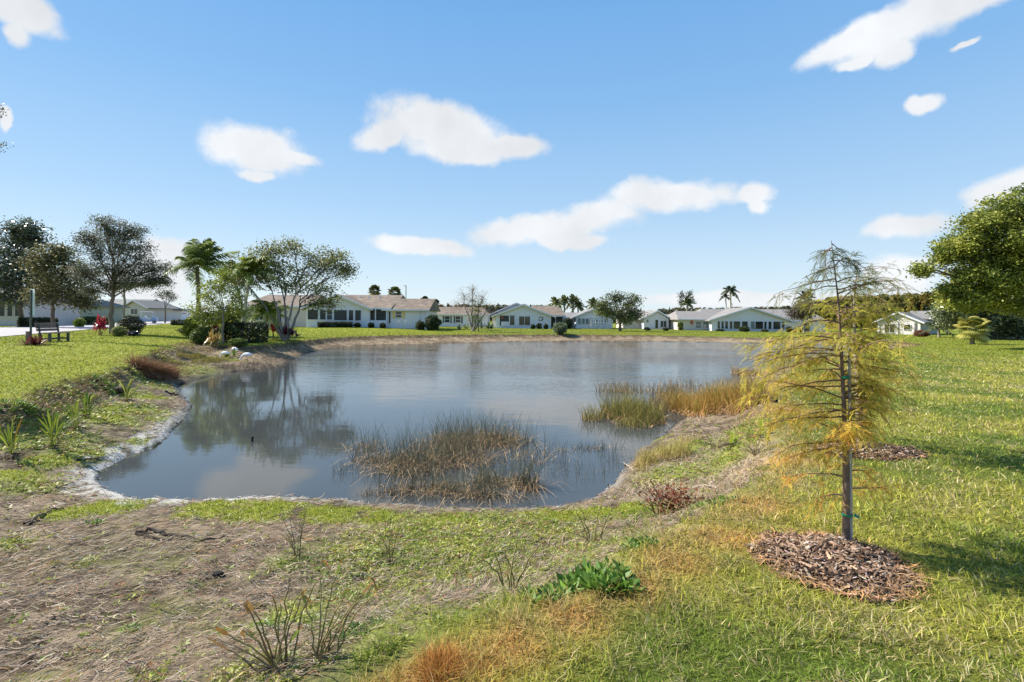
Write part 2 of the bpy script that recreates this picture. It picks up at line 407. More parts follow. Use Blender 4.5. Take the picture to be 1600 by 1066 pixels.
# pixel-anchored patches (world positions of features seen on the pond bed)
def wpts(lst): return [(*hit(px, py)[:2], s) for px, py, s in lst]
MOSS = wpts([(330, 795, .55), (180, 792, .5), (420, 797, .6), (520, 800, .6), (110, 800, .4), (600, 808, .4), (880, 805, .5), (960, 800, .5), (230, 690, .45), (245, 655, .35), (150, 650, .7),
             (700, 815, .4), (230, 620, .6), (190, 640, .6), (330, 560, 1.6), (1010, 685, .6), (960, 690, .5), (70, 720, .4), (30, 740, .4)])
GREEN = wpts([(620, 880, .5), (700, 850, .6), (780, 860, .5), (860, 830, .4), (560, 930, .35), (640, 960, .35), (720, 900, .5), (480, 960, .25), (820, 930, .35), (920, 905, .22), (1000, 830, .3),
              (900, 860, .4), (960, 850, .4), (1120, 785, .3), (750, 960, .35), (200, 985, .07), (230, 1060, .07), (110, 690, .5), (100, 610, .6), (170, 600, .8), (30, 690, .4), (1010, 800, .3),
              (130, 880, .08), (20, 850, .15), (150, 818, .06), (680, 1000, .2), (420, 1050, .2), (450, 880, .12), (60, 660, .5), (660, 830, .6), (760, 820, .6), (560, 860, .4), (880, 880, .35), (820, 900, .35), (600, 1000, .2), (150, 650, .8), (220, 640, .6), (130, 710, .5), (40, 760, .35), (1080, 700, .5), (1130, 720, .4), (1180, 770, .4), (1060, 740, .5), (1200, 660, .8), (1100, 830, .3), (1010, 870, .3), (1170, 690, .5), (240, 600, 1.), (290, 575, 1.5)])
SAND = wpts([(1150, 735, .8), (1190, 690, .8), (1100, 720, .5), (1060, 860, .35), (940, 900, .25), (1120, 690, .6), (1180, 740, .6)])
ORG = wpts([(720, 1045, .16), (800, 1010, .17), (900, 965, .17), (990, 920, .17), (660, 1060, .14), (1225, 640, .6), (1225, 720, .35), (1190, 790, .25), (1240, 600, 1.0), (1060, 880, .2), (1130, 840, .25), (640, 1090, .2)])
def field(x, y, pts):
    v = np.zeros(np.shape(x))
    for a, b, s in pts: v = np.maximum(v, np.exp(-((x - a) ** 2 + (y - b) ** 2) / (s * s)))
    return v
def groundcol(x, y, z, dw, dc, iw, ic, t):
    n1 = fbm(x, y, 4, .9); n2 = fbm(x, y, 4, 5); n3 = fbm(x + 40, y, 3, .25); nf = fbm(x, y, 3, .06)
    r = np.hypot(x, y)
    L3 = lambda a, b, k: np.asarray(a) * (1 - k[..., None]) + np.asarray(b) * k[..., None]
    lawn = L3((.09, .12, .018), (.21, .20, .04), sstep(.3, .7, n1))
    lawn = L3(lawn, (.34, .27, .12), sstep(.55, .8, n2) * .55 * sstep(.35, .6, n3))
    lawn = L3(lawn, (.17, .21, .016), sstep(22, 50, r) * .75)
    lawn = L3(lawn, (.24, .25, .022), sstep(.4, .7, nf) * sstep(10, 40, r) * .5)
    left = sstep(-1, -8, x) * sstep(6, 14, r)
    lawn = L3(lawn, (.24, .26, .02), left * .7)
    bed = L3((.085, .06, .04), (.26, .20, .14), sstep(.3, .7, n2))
    bed = L3(bed, (.30, .22, .14), sstep(.4, .65, n1) * .5)
    bed = L3(bed, (.17, .18, .05), sstep(.5, .7, fbm(x + 9, y + 3, 4, 1.7)) * .55 * sstep(8, 5, r) )
    bed = L3(bed, (.33, .26, .18), field(x, y, SAND) * .7)
    bed = L3(bed, (.20, .235, .04), np.clip(field(x, y, GREEN) * 1.4, 0, 1) * sstep(.2, .5, n2) * .85)
    moss = sstep(.38, .62, field(x, y, MOSS) * (.1 + 1.05 * n2 + .45 * n1))
    bed = L3(bed, (.27, .30, .04), moss * .8)
    farb = sstep(22, 35, r)
    bed = L3(bed, L3((.17, .12, .07), (.30, .23, .15), sstep(.35, .65, fbm(x, y, 3, 1.5))), farb)
    wet = sstep(.35, .02, dw) * (1 - farb)
    bed = L3(bed, (.10, .085, .07), wet * .6)
    foam = sstep(.34, .18, dw + (n2 - .5) * .5 - .12 * sstep(6, 10, r)) * sstep(-1.6, -3.2, x) * sstep(17, 12, r)
    foam = np.maximum(foam, sstep(.17, .08, dw + (n2 - .5) * .2) * sstep(9, 8, r) * .3)
    bed = L3(bed, (.47, .45, .41), foam * sstep(.3, .5, fbm(x, y, 3, 9)))
    scarp = sstep(.70, .80, t) * sstep(1.0, .93, t)
    sc_l = scarp * np.maximum(sstep(-2, -6, x), sstep(25, 35, y))
    bed = L3(bed, (.075, .055, .03), sc_l * .8)
    org = field(x, y, ORG)
    k = sstep(.86, 1.0, t + (n2 - .5) * .25); k = np.where(ic | iw, k, 1)
    c = L3(bed, lawn, k)
    c = L3(c, (.46, .26, .09), np.clip(org * (.4 + n2), 0, 1) * .8)
    c = L3(c, (.35, .25, .12), sstep(.9, 0, dc) * sstep(0, 2, x) * sstep(18, 9, r) * np.where(ic, .5, .6) * sstep(.3, .6, n2))
    c = np.where(iw[..., None], np.asarray((.03, .03, .022)), c)
    return c
TC = groundcol(TX, TY, TZ, DW, DC, IW, IC, TT)
nr, na = RR.shape
V = np.stack([TX, TY, TZ], -1).reshape(-1, 3)
i = np.arange(nr - 1)[:, None] * na; j = np.arange(na)[None]; j2 = (j + 1) % na
Q = np.stack([i + j, i + na + j, i + na + j2, i + j2], -1).reshape(-1, 4)
gmat, n, l, b = newmat('ground_surface')
vc = n.new('ShaderNodeVertexColor'); vc.layer_name = 'Col'
geo = n.new('ShaderNodeNewGeometry')
na1 = n.new('ShaderNodeTexNoise'); na1.inputs['Scale'].default_value = 34; na1.inputs['Detail'].default_value = 6; na1.inputs['Roughness'].default_value = .7
na2 = n.new('ShaderNodeTexNoise'); na2.inputs['Scale'].default_value = 3.5; na2.inputs['Detail'].default_value = 6; na2.inputs['Roughness'].default_value = .75
l.new(geo.outputs['Position'], na1.inputs['Vector']); l.new(geo.outputs['Position'], na2.inputs['Vector'])
def rng(src, a, b_, nn=n, ll=l, f0=.3, f1=.7):
    q = nn.new('ShaderNodeMapRange'); q.inputs['From Min'].default_value = f0; q.inputs['From Max'].default_value = f1
    q.inputs['To Min'].default_value = a; q.inputs['To Max'].default_value = b_; ll.new(src, q.inputs['Value']); return q.outputs[0]
mu = n.new('ShaderNodeMath'); mu.operation = 'MULTIPLY'; l.new(rng(na1.outputs['Fac'], .55, 1.4), mu.inputs[0]); l.new(rng(na2.outputs['Fac'], .75, 1.25), mu.inputs[1])
vs = n.new('ShaderNodeVectorMath'); vs.operation = 'SCALE'; l.new(vc.outputs[0], vs.inputs[0]); l.new(mu.outputs[0], vs.inputs['Scale'])
l.new(vs.outputs[0], b.inputs['Base Color']); b.inputs['Roughness'].default_value = .95; b.inputs['Specular IOR Level'].default_value = .15
bp = n.new('ShaderNodeBump'); bp.inputs['Strength'].default_value = .9; bp.inputs['Distance'].default_value = .03
l.new(na1.outputs['Fac'], bp.inputs['Height']); l.new(bp.outputs[0], b.inputs['Normal'])
ground = tag(link('ground', mesh_np('ground', V, Q, None, TC.reshape(-1, 3), True), gmat), 'grassy lawns and the exposed muddy bed around the pond', kind='structure')

# ------------------------------------------------------------------ water
ctr = WPOLY.mean(0)
wv = [(x, y, ZW) for x, y in WPOLY + (WPOLY - ctr) / np.linalg.norm(WPOLY - ctr, axis=1)[:, None] * .0]
ext = np.array([(-14, 4), (4, 4), (9, 9), (60, 38), (62, 66), (-30, 66), (-30, 30), (-14, 14)])
me = bpy.data.meshes.new('pond_water'); me.from_pydata([(x, y, ZW) for x, y in ext], [], [tuple(range(len(ext)))])
wmat, n, l, b = newmat('pond_water_surface')
b.inputs['Base Color'].default_value = (.05, .055, .056, 1); b.inputs['Roughness'].default_value = .035; b.inputs['IOR'].default_value = 1.333
b.inputs['Specular IOR Level'].default_value = .5
geo = n.new('ShaderNodeNewGeometry')
sepw = n.new('ShaderNodeSeparateXYZ'); l.new(geo.outputs['Position'], sepw.inputs[0])
def wn(scale, st, det=3, rough=.6):
    mp = n.new('ShaderNodeMapping'); mp.inputs['Scale'].default_value = st; mp.inputs['Rotation'].default_value = (0, 0, .2); l.new(geo.outputs['Position'], mp.inputs[0])
    q = n.new('ShaderNodeTexNoise'); q.inputs['Scale'].default_value = scale; q.inputs['Detail'].default_value = det; q.inputs['Roughness'].default_value = rough
    l.new(mp.outputs[0], q.inputs['Vector']); return q.outputs['Fac']
f_s = wn(5.5, (.55, 1, 1)); f_m = wn(2.0, (.4, 1, 1), 4); patch = wn(.11, (.5, 1, 1), 3)
far_y = rng(sepw.outputs[1], 0.05, 1.0, n, l, 13, 34); far_x = rng(sepw.outputs[0], .22, 1.0, n, l, -9, 4)
pm = rng(patch, .35, 1.3, n, l, .38, .62)
def wmul(a, b_):
    q = n.new('ShaderNodeMath'); q.operation = 'MULTIPLY'
    for k_, x in enumerate((a, b_)):
        if isinstance(x, float): q.inputs[k_].default_value = x
        else: l.new(x, q.inputs[k_])
    return q.outputs[0]
amp = wmul(wmul(far_y, far_x), pm)
hsum = n.new('ShaderNodeMath'); hsum.operation = 'ADD'; l.new(wmul(f_s, .35), hsum.inputs[0]); l.new(f_m, hsum.inputs[1])
hh = wmul(hsum.outputs[0], amp)
bp = n.new('ShaderNodeBump'); bp.inputs['Strength'].default_value = 1.0; bp.inputs['Distance'].default_value = .10
l.new(hh, bp.inputs['Height']); l.new(bp.outputs[0], b.inputs['Normal'])
water = tag(link('pond_water', me, wmat), 'still grey blue pond water', kind='structure')

# ------------------------------------------------------------------ road
re_near = [(-420, 556), (-200, 541), (0, 527), (60, 522), (100, 518.5), (146, 514.5), (180, 512), (220, 509), (255, 506.6), (290, 504.3), (330, 502.2)]
re_far = [(-420, 523), (-200, 517), (0, 512), (60, 509.5), (100, 508), (146, 506.5), (180, 505.6), (220, 504.2), (255, 502.8), (290, 501.3), (330, 500.3)]
def lhit(px, py, off=0.0):
    ds = np.geomspace(8, 400, 3000); u, v = px - 800, HY - py
    X = (u * cR - v * sR) / F * ds; Z = CAMZ + (u * sR + v * cR) / F * ds
    d = ds[np.argmax(Z < Lawn(X, ds))] if (Z < Lawn(X, ds)).any() else 200.0
    p = at(px, py, d); return p[:2]
na_ = np.array([lhit(*p) for p in re_near]); fa_ = np.array([lhit(*p) for p in re_far])
def resamp(P, n_):
    s_ = np.concatenate([[0], np.cumsum(np.linalg.norm(np.diff(P, axis=0), axis=1))]); q = np.linspace(0, s_[-1], n_)
    return np.stack([np.interp(q, s_, P[:, 0]), np.interp(q, s_, P[:, 1])], 1)
A_ = resamp(na_, 90); B_ = resamp(fa_, 90)
g = G()
vv = []
for k_ in range(7):
    P2 = A_ + (B_ - A_) * k_ / 6; vv.append(np.column_stack([P2, Lawn(P2[:, 0], P2[:, 1]) + .035]))
vv = np.stack(vv, 1); ii = np.arange(89)[:, None] * 7 + np.arange(6)[None]
g.add(vv.reshape(-1, 3), np.stack([ii, ii + 7, ii + 8, ii + 1], -1), (.5, .5, .5))
tag(gobj('road', g, M['concrete']), 'pale road running past the bench', kind='structure')


# ================================================================== GROUND COVER (uncountable)
def sample_polar(rho0, r0, r1, pw, a0=-54, a1=54):
    """random points, density rho0 at r0 falling with distance"""
    th = R(a1 - a0)
    q = np.geomspace(r0, r1, 400); dens = rho0 * (r0 / q) ** pw * th * q
    cdf = np.concatenate([[0], np.cumsum((dens[1:] + dens[:-1]) / 2 * np.diff(q))])
    n_ = int(cdf[-1]); r = np.interp(RNG.random(n_) * cdf[-1], cdf, q); a = RNG.random(n_) * th + R(a0)
    return r * np.sin(a), r * np.cos(a), r
def blades(P, H, Wd, lean, C, K=3, bend=.6, azi=None):
    n_ = len(P); az_ = RNG.random(n_) * 2 * math.pi if azi is None else azi
    D = np.stack([np.cos(az_), np.sin(az_), np.zeros(n_)], 1); S = np.stack([-np.sin(az_), np.cos(az_), np.zeros(n_)], 1)
    rot = RNG.random(n_) * 3.14; S = S * np.cos(rot)[:, None] * .6 + D * np.sin(rot)[:, None] * .6 + S * .4
    S /= np.linalg.norm(S, axis=1)[:, None] + 1e-9
    t = np.linspace(0, 1, K)[None, :, None]
    ln = (lean * H)[:, None, None]
    PP = P[:, None] + D[:, None] * ln * (t * (1 - bend) + t * t * bend) 
    PP[..., 2] += (H[:, None] * (t[..., 0] - .22 * np.minimum(lean, 2)[:, None] * t[..., 0] ** 2))
    taper = (1 - np.linspace(0, 1, K) ** 2 * .85)[None]
    return PP, Wd[:, None] * taper, S, C

# --- lawn grass
x, y, r = sample_polar(10500, 2.0, 110, 1.68)
z, dw, dc, iw, ic, t = terrain(x, y, True)
n2 = fbm(x, y, 4, 5); n1 = fbm(x, y, 4, .9)
k = t + (n2 - .5) * .25
keep = ((~ic & ~iw) | (ic & ~iw & (k > .93)))
MULCH = [(np.array([2.12, 3.40, 0]), 1.0), (np.array([4.36, 6.28, 0]), 1.0)]
mr1 = (.47, .45); mr2 = (.64, .38)
for (mc, _), (ra, rb) in zip(MULCH, (mr1, mr2)):
    keep &= ((x - mc[0]) / ra) ** 2 + ((y - mc[1] + .02) / rb) ** 2 > .9 + (n2 - .5) * .8
keep &= ~sdist(x, y, np.vstack([A_, B_[::-1]]))[1]
x, y, r, z, n1, n2, t, ic = (q[keep] for q in (x, y, r, z, n1, n2, t, ic))
nb = len(x)
gc = mixc((.17, .24, .03), (.39, .38, .06), sstep(.32, .68, n1 + RNG.normal(size=nb) * .10))
dryk = (RNG.random(nb) < .09 + .32 * sstep(.5, .75, fbm(x + 5, y, 3, 1.8)) + .12 * sstep(.4, .65, n2))
gc[dryk] = jit((.50, .42, .21), dryk.sum(), .2)
org = np.clip(field(x, y, ORG) * 1.1, 0, 1) * (RNG.random(nb) < .72)
edge = (sstep(.35, 0, sdist(x, y, CPOLY)[0]) * (x > -1) * (r < 16) + .0) * (RNG.random(nb) < .6)
gc = gc * (1 - org[:, None]) + np.array((.50, .26, .07)) * org[:, None]
gc = gc * (1 - edge[:, None]) + np.array((.46, .33, .12)) * edge[:, None]
lf = sstep(-3, -9, x) * .7
gc = gc * (1 - lf[:, None]) + np.array((.28, .31, .03)) * lf[:, None]
fr = sstep(22, 50, r) * .6
gc = gc * (1 - fr[:, None]) + np.array((.17, .21, .016)) * fr[:, None]
gc *= (1 + RNG.normal(size=(nb, 1)) * .22)
H = (.025 + RNG.random(nb) * .034) * (.7 + .6 * n1) * (1 + np.minimum(r, 40) * .007) * (1 + .5 * (n2 > .62))
Wd = (.0032 + RNG.random(nb) * .0032) * np.maximum(1, (r / 2.4)) ** .8
P = np.stack([x, y, z - .01], 1)
g = G(); g.ribbons(*blades(P, H, Wd, .3 + RNG.random(nb) ** 1.5 * 1.7, gc))
tag(gobj('grass', g, M['blade']), 'short coarse lawn grass round the pond', 'grass', kind='stuff')

# --- brown tussocky fringe hanging over the eroded bank and rough grass along the rim
x, y, r = sample_polar(1500, 3.0, 62, 1.25)
z, dw, dc, iw, ic, t = terrain(x, y, True)
rim = ic & ~iw & (t > .66) & (t < .97) & (fbm(x, y, 3, 1.3) > .42) & (((x < -1) & (y > 7)) | (y > 20) | ((RNG.random(len(x)) < .25) & (x > 1)))
x, y, r, z = (q[rim] for q in (x, y, r, z)); nb = len(x)
cc = mixc((.20, .12, .06), (.36, .25, .12), RNG.random(nb)); gsel = RNG.random(nb) < .35 * (fbm(x, y, 3, .8) > .45); cc[gsel] = jit((.17, .21, .03), gsel.sum(), .25)
H = (.07 + RNG.random(nb) * .12); Wd = .006 * np.maximum(1, r / 4) ** .8 * np.ones(nb)
g = G(); g.ribbons(*blades(np.stack([x, y, z], 1), H, Wd, .6 + RNG.random(nb) * 1.6, cc))
tag(gobj('bank_grass', g, M['dry']), 'dry brown and green grass along the eroded bank edge', 'grass', kind='stuff')

# --- dead matted straw on the pond bed
def straw(x, y, z, r, Lm, Wm, cols, azm, azs, lift=.032, K=4):
    n_ = len(x); az_ = azm + RNG.normal(size=n_) * azs + (RNG.random(n_) < .5) * math.pi
    D = np.stack([np.cos(az_), np.sin(az_), RNG.normal(size=n_) * .10], 1); S = np.stack([-np.sin(az_), np.cos(az_), RNG.normal(size=n_) * .5], 1)
    t = np.linspace(-.5, .5, K)[None, :, None]
    Ln = (Lm * (.4 + RNG.random(n_)))[:, None, None]
    crv = (RNG.normal(size=n_) * .55)[:, None, None]
    PP = np.stack([x, y, z + RNG.random(n_) * lift], 1)[:, None] + D[:, None] * Ln * t + S[:, None] * Ln * crv * t * t * 1.4
    PP[..., 2] += (RNG.random(n_) ** 3 * .05)[:, None] * (t[..., 0] + .5)
    Wt = (Wm * (.5 + RNG.random(n_)))[:, None] * np.array([.5, 1, 1, .4][:K])[None]
    return PP, Wt, S / np.linalg.norm(S, axis=1)[:, None], cols
x, y, r = sample_polar(8200, 2.0, 62, 1.72)
z, dw, dc, iw, ic, t = terrain(x, y, True)
gf = field(x, y, GREEN)
keep = ic & ~iw & (dw > .15) & (t < .9) & (RNG.random(len(x)) < 1.05 - .7 * gf) & (RNG.random(len(x)) < .18 + 1.1 * sstep(.3, .62, fbm(x, y, 4, 2.6))) & (RNG.random(len(x)) > field(x, y, MOSS) * 1.1)
x, y, r, z = (q[keep] for q in (x, y, r, z)); nb = len(x)
tone = RNG.random(nb); cc = mixc((.075, .05, .034), (.54, .42, .30), tone ** 1.3); pal = RNG.random(nb) < .07; cc[pal] = jit((.50, .44, .36), pal.sum(), .1)
redk = RNG.random(nb) < .05; cc[redk] = jit((.36, .17, .08), redk.sum(), .15)
azm = .35 + (fbm(x, y, 2, .5) - .5) * 2.2
g = G(); g.ribbons(*straw(x, y, z, r, .080 * np.maximum(1, r / 3) ** .3, .0034 * np.maximum(1, r / 3) ** .75, cc, azm, .45))
tag(gobj('dead_reed_litter', g, M['dry']), 'matted dead reeds and straw covering the exposed bed', 'plant litter', kind='stuff')

# --- low green leafy cover
def rosettes(x, y, z, size, cols, nl=5, up=.5):
    n_ = len(x); g = G()
    a0 = RNG.random(n_) * 6.28
    for q in range(nl):
        a = a0 + q * 6.28 / nl + RNG.normal(size=n_) * .3
        D = np.stack([np.cos(a), np.sin(a), up * (.3 + RNG.random(n_))], 1)
        P = np.stack([x, y, z], 1) + D * (size * .55)[:, None]
        g.leaves(P, size * (.7 + .6 * RNG.random(n_)), size * .42, cols * (1 + RNG.normal(size=(n_, 1)) * .15), up=.6, D=D)
    return g
x, y, r = sample_polar(4600, 2.6, 34, 1.65)
z, dw, dc, iw, ic, t = terrain(x, y, True)
gf = np.clip(field(x, y, GREEN) * 1.2, 0, 1) * np.where((x > -1) & (y < 6.5), sstep(.80, .62, t + (fbm(x, y, 3, 3) - .5) * .2), 1)
keep = ic & ~iw & (dw > .2) & (t < .93) & (RNG.random(len(x)) < gf * sstep(.2, .5, fbm(x, y, 4, 3.2)) + .05)
x, y, r, z = (q[keep] for q in (x, y, r, z)); nb = len(x)
cc = mixc((.18, .25, .035), (.42, .43, .07), np.clip(fbm(x, y, 3, 2) * 1.6 - .3 + RNG.normal(size=nb) * .15, 0, 1))
brn = RNG.random(nb) < .12; cc[brn] = jit((.34, .2, .09), brn.sum(), .2)
sz = (.013 + RNG.random(nb) ** 3 * .03) * np.maximum(1, r / 4) ** .5
g = rosettes(x, y, z + .01, sz, cc)
tag(gobj('ground_cover', g, M['leaf']), 'low green creeping weeds spread over the damp bed', 'ground cover', kind='stuff')

# --- moss mats
x, y, r = sample_polar(9000, 4.0, 30, 1.6)
ms = field(x, y, MOSS); n2 = fbm(x, y, 4, 5); kp = sstep(.38, .62, ms * (.1 + 1.05 * n2 + .45 * fbm(x, y, 4, .9))) * .75 > RNG.random(len(x)); x, y, r = x[kp], y[kp], r[kp]
z, dw, dc, iw, ic, t = terrain(x, y, True); kp = ic & ~iw & (dw > .12); x, y, r, z = x[kp], y[kp], r[kp], z[kp]; nb = len(x)
g = G(); g.ribbons(*blades(np.stack([x, y, z], 1), .012 + RNG.random(nb) * .028, .005 * np.maximum(1, r / 4) * np.ones(nb), .2 + RNG.random(nb), jit((.30, .33, .035), nb, .25), K=3))
tag(gobj('moss', g, M['blade']), 'bright yellow green moss beside the waterline', 'moss', kind='stuff')

# --- sprigs of grass on the bed
x, y, r = sample_polar(1500, 2.6, 34, 1.6)
z, dw, dc, iw, ic, t = terrain(x, y, True); gf = np.clip(field(x, y, GREEN) + .6 * field(x, y, SAND) * (x > 0), 0, 1)
kp = ic & ~iw & (dw > .15) & (RNG.random(len(x)) < .03 + gf * .55 * sstep(.35, .6, fbm(x + 31, y, 4, 2.4))); x, y, r, z = x[kp], y[kp], r[kp], z[kp]; nb = len(x)
cc = mixc((.14, .20, .03), (.46, .38, .16), RNG.random(nb) ** .9); g = G()
g.ribbons(*blades(np.stack([x, y, z], 1), .025 + RNG.random(nb) ** 2 * .10, .004 * np.maximum(1, r / 3) ** .85 * np.ones(nb), .3 + RNG.random(nb) * 1.2, cc))
tag(gobj('sparse_grass', g, M['blade']), 'sparse green and straw coloured sprigs on the damp bed', 'grass', kind='stuff')

# --- shell grit and pebbles along the waterline
seg = []
wp = WPOLY; wl = np.linalg.norm(np.roll(wp, -1, 0) - wp, axis=1)
for q in range(len(wp)):
    a_, b_ = wp[q], wp[(q + 1) % len(wp)]
    if min(a_[1], b_[1]) < 17 and (a_[0] < 1.8):
        seg.append((a_, b_, wl[q]))
pb = []
for a_, b_, L_ in seg:
    n_ = int(L_ * 620); u = RNG.random(n_)[:, None]; nn_ = np.array([-(b_ - a_)[1], (b_ - a_)[0]]) / (L_ + 1e-9)
    pb.append(a_ + (b_ - a_) * u + nn_ * (np.abs(RNG.normal(size=n_)) * (.07 if a_[1] < 8 else .2) * RNG.choice([-.3, 1], n_))[:, None])
pb = np.concatenate(pb); zz = terrain(pb[:, 0], pb[:, 1]); kp = zz > ZW - .03; pb = pb[kp]; zz = zz[kp]
ns = len(pb); rr_ = (.0025 + RNG.random(ns) ** 4 * .012) * np.maximum(1, np.hypot(pb[:, 0], pb[:, 1]) / 14)
octv = np.array([(1, 0, 0), (0, 1, 0), (-1, 0, 0), (0, -1, 0), (0, 0, .6), (0, 0, -.6)], float)
Vp = np.column_stack([pb, zz + rr_ * .3])[:, None] + octv[None] * rr_[:, None, None] * (1 + RNG.normal(size=(ns, 6, 1)) * .25)
tri = np.array([(0, 1, 4), (1, 2, 4), (2, 3, 4), (3, 0, 4), (1, 0, 5), (2, 1, 5), (3, 2, 5), (0, 3, 5)])
Tt = (np.arange(ns)[:, None, None] * 6 + tri[None]).reshape(-1, 3)
cp = jit((.42, .40, .37), ns, .2, .03); dk = RNG.random(ns) < .15 + .5 * sstep(-2.6, -1.2, pb[:, 0]); cp[dk] = jit((.06, .055, .05), dk.sum(), .3)
tag(link('shell_grit', mesh_np('shell_grit', Vp.reshape(-1, 3), None, Tt, np.repeat(cp, 6, 0)), M['bark']), 'white shell grit and dark pebbles lining the waterline', 'pebbles', kind='stuff')

# ================================================================== PLANT HELPERS
def bez(a, c, b_, n_):
    t = np.linspace(0, 1, n_)[:, None]; return (1 - t) ** 2 * a + 2 * t * (1 - t) * c + t * t * b_
def limb(g, a, b_, r0, r1, col, up=.2, jt=.06, n_=7, sides=6):
    a = np.asarray(a, float); b_ = np.asarray(b_, float); L_ = np.linalg.norm(b_ - a)
    c = (a + b_) / 2 + np.array([0, 0, up * L_]) + RNG.normal(size=3) * L_ * jt
    P = bez(a, c, b_, n_); P[1:-1] += RNG.normal(size=(n_ - 2, 3)) * L_ * jt * .25
    g.tube(P, np.linspace(r0, r1, n_), np.asarray(col) * (.85 + .3 * RNG.random()), sides)
    return P
def tree(name, label, base, blobs, leafcol, d=None, trunk_r=.12, bark=(.16, .12, .09), leaf=.12, per=26, tips=40, sig=.28, trunk_top=None, group=None,
         leafcol2=None, cat='tree', depth=.9, mt='leaf', surf=.45, trunks=None, asp=.45, shade=None, fork=.55, twigs=True, drop=0.0, dens=1.0):
    """base px; blobs = (px, py, rx, ry[, weight]) in px at the tree's distance; the crown is as deep as it is wide"""
    bp_ = hit(*base) if d is None else at(base[0], base[1], d)
    if d is not None: bp_[2] = gz(bp_[0], bp_[1])
    d_ = bp_[1]; k_ = d_ / F
    tr = G(); cr = G()
    tt = at(*(trunk_top or (base[0], base[1] - (base[1] - min(b_[1] for b_ in blobs)) * .45)), d_)
    stems = trunks or [None]
    tp = []
    for st in stems:
        a = bp_ - np.array([0, 0, .15]); e = tt if st is None else at(*st, d_) + np.array([0, RNG.normal() * .3, 0])
        P = limb(tr, a, e, trunk_r, trunk_r * fork * (.35 if len(stems) > 1 else 1), bark, 0, .04, 9, 9); tp.append(P)
    for b_ in blobs:
        px, py, rx, ry = b_[:4]; wgt = b_[4] if len(b_) > 4 else 1; off = b_[5] if len(b_) > 5 else RNG.normal() * .4 * rx * k_ * depth
        c = at(px, py, d_) + np.array([0, off, 0])
        P0 = tp[int(RNG.integers(len(tp)))] if len(tp) > 1 else tp[0]
        if len(tp) > 1:
            P0 = min(tp, key=lambda q: np.linalg.norm(q[-1] - c))
        s_ = P0[-1 - int(RNG.integers(0, 3))]
        lr = trunk_r * fork * .62
        Pl = limb(tr, s_, c, lr, lr * .35, bark, .10, .08)
        nt_ = max(4, int(tips * wgt)); u = RNG.normal(size=(nt_, 3)); u /= np.linalg.norm(u, axis=1)[:, None]
        u *= (RNG.random(nt_) ** surf)[:, None]
        T_ = c + u * np.array([rx * k_, rx * k_ * depth, ry * k_])
        T_[:, 2] -= drop * np.hypot(u[:, 0], u[:, 1]) * ry * k_
        T_[:, 2] = np.maximum(T_[:, 2], bp_[2] + .15)
        if twigs:
            for q in range(nt_):
                s2 = Pl[int(RNG.integers(3, 7))]
                limb(tr, s2, T_[q], lr * .3, lr * .06 + .002, bark, .08, .08, 5, 4)
        tone = RNG.random(nt_)
        nl = np.maximum(3, (per * dens * (.5 + RNG.random(nt_))).astype(int)); idx = np.repeat(np.arange(nt_), nl)
        L_ = T_[idx] + RNG.normal(size=(len(idx), 3)) * sig * np.array([1, 1, .7])
        L_[:, 2] = np.maximum(L_[:, 2], bp_[2] + .03)
        col = mixc(leafcol, leafcol2 or tuple(q * 1.7 for q in leafcol), tone[idx] ** 1.4) * (1 + RNG.normal(size=(len(idx), 1)) * .2)
        cr.leaves(L_, leaf * (.6 + .8 * RNG.random(len(idx))), leaf * asp, col, up=.3)
    root = thing(name, label, cat, tuple(bp_), group=group)
    gobj('trunk', tr, M['bark'], root, bp_, True)
    gobj('crown', cr, M[mt], root, bp_)
    return root
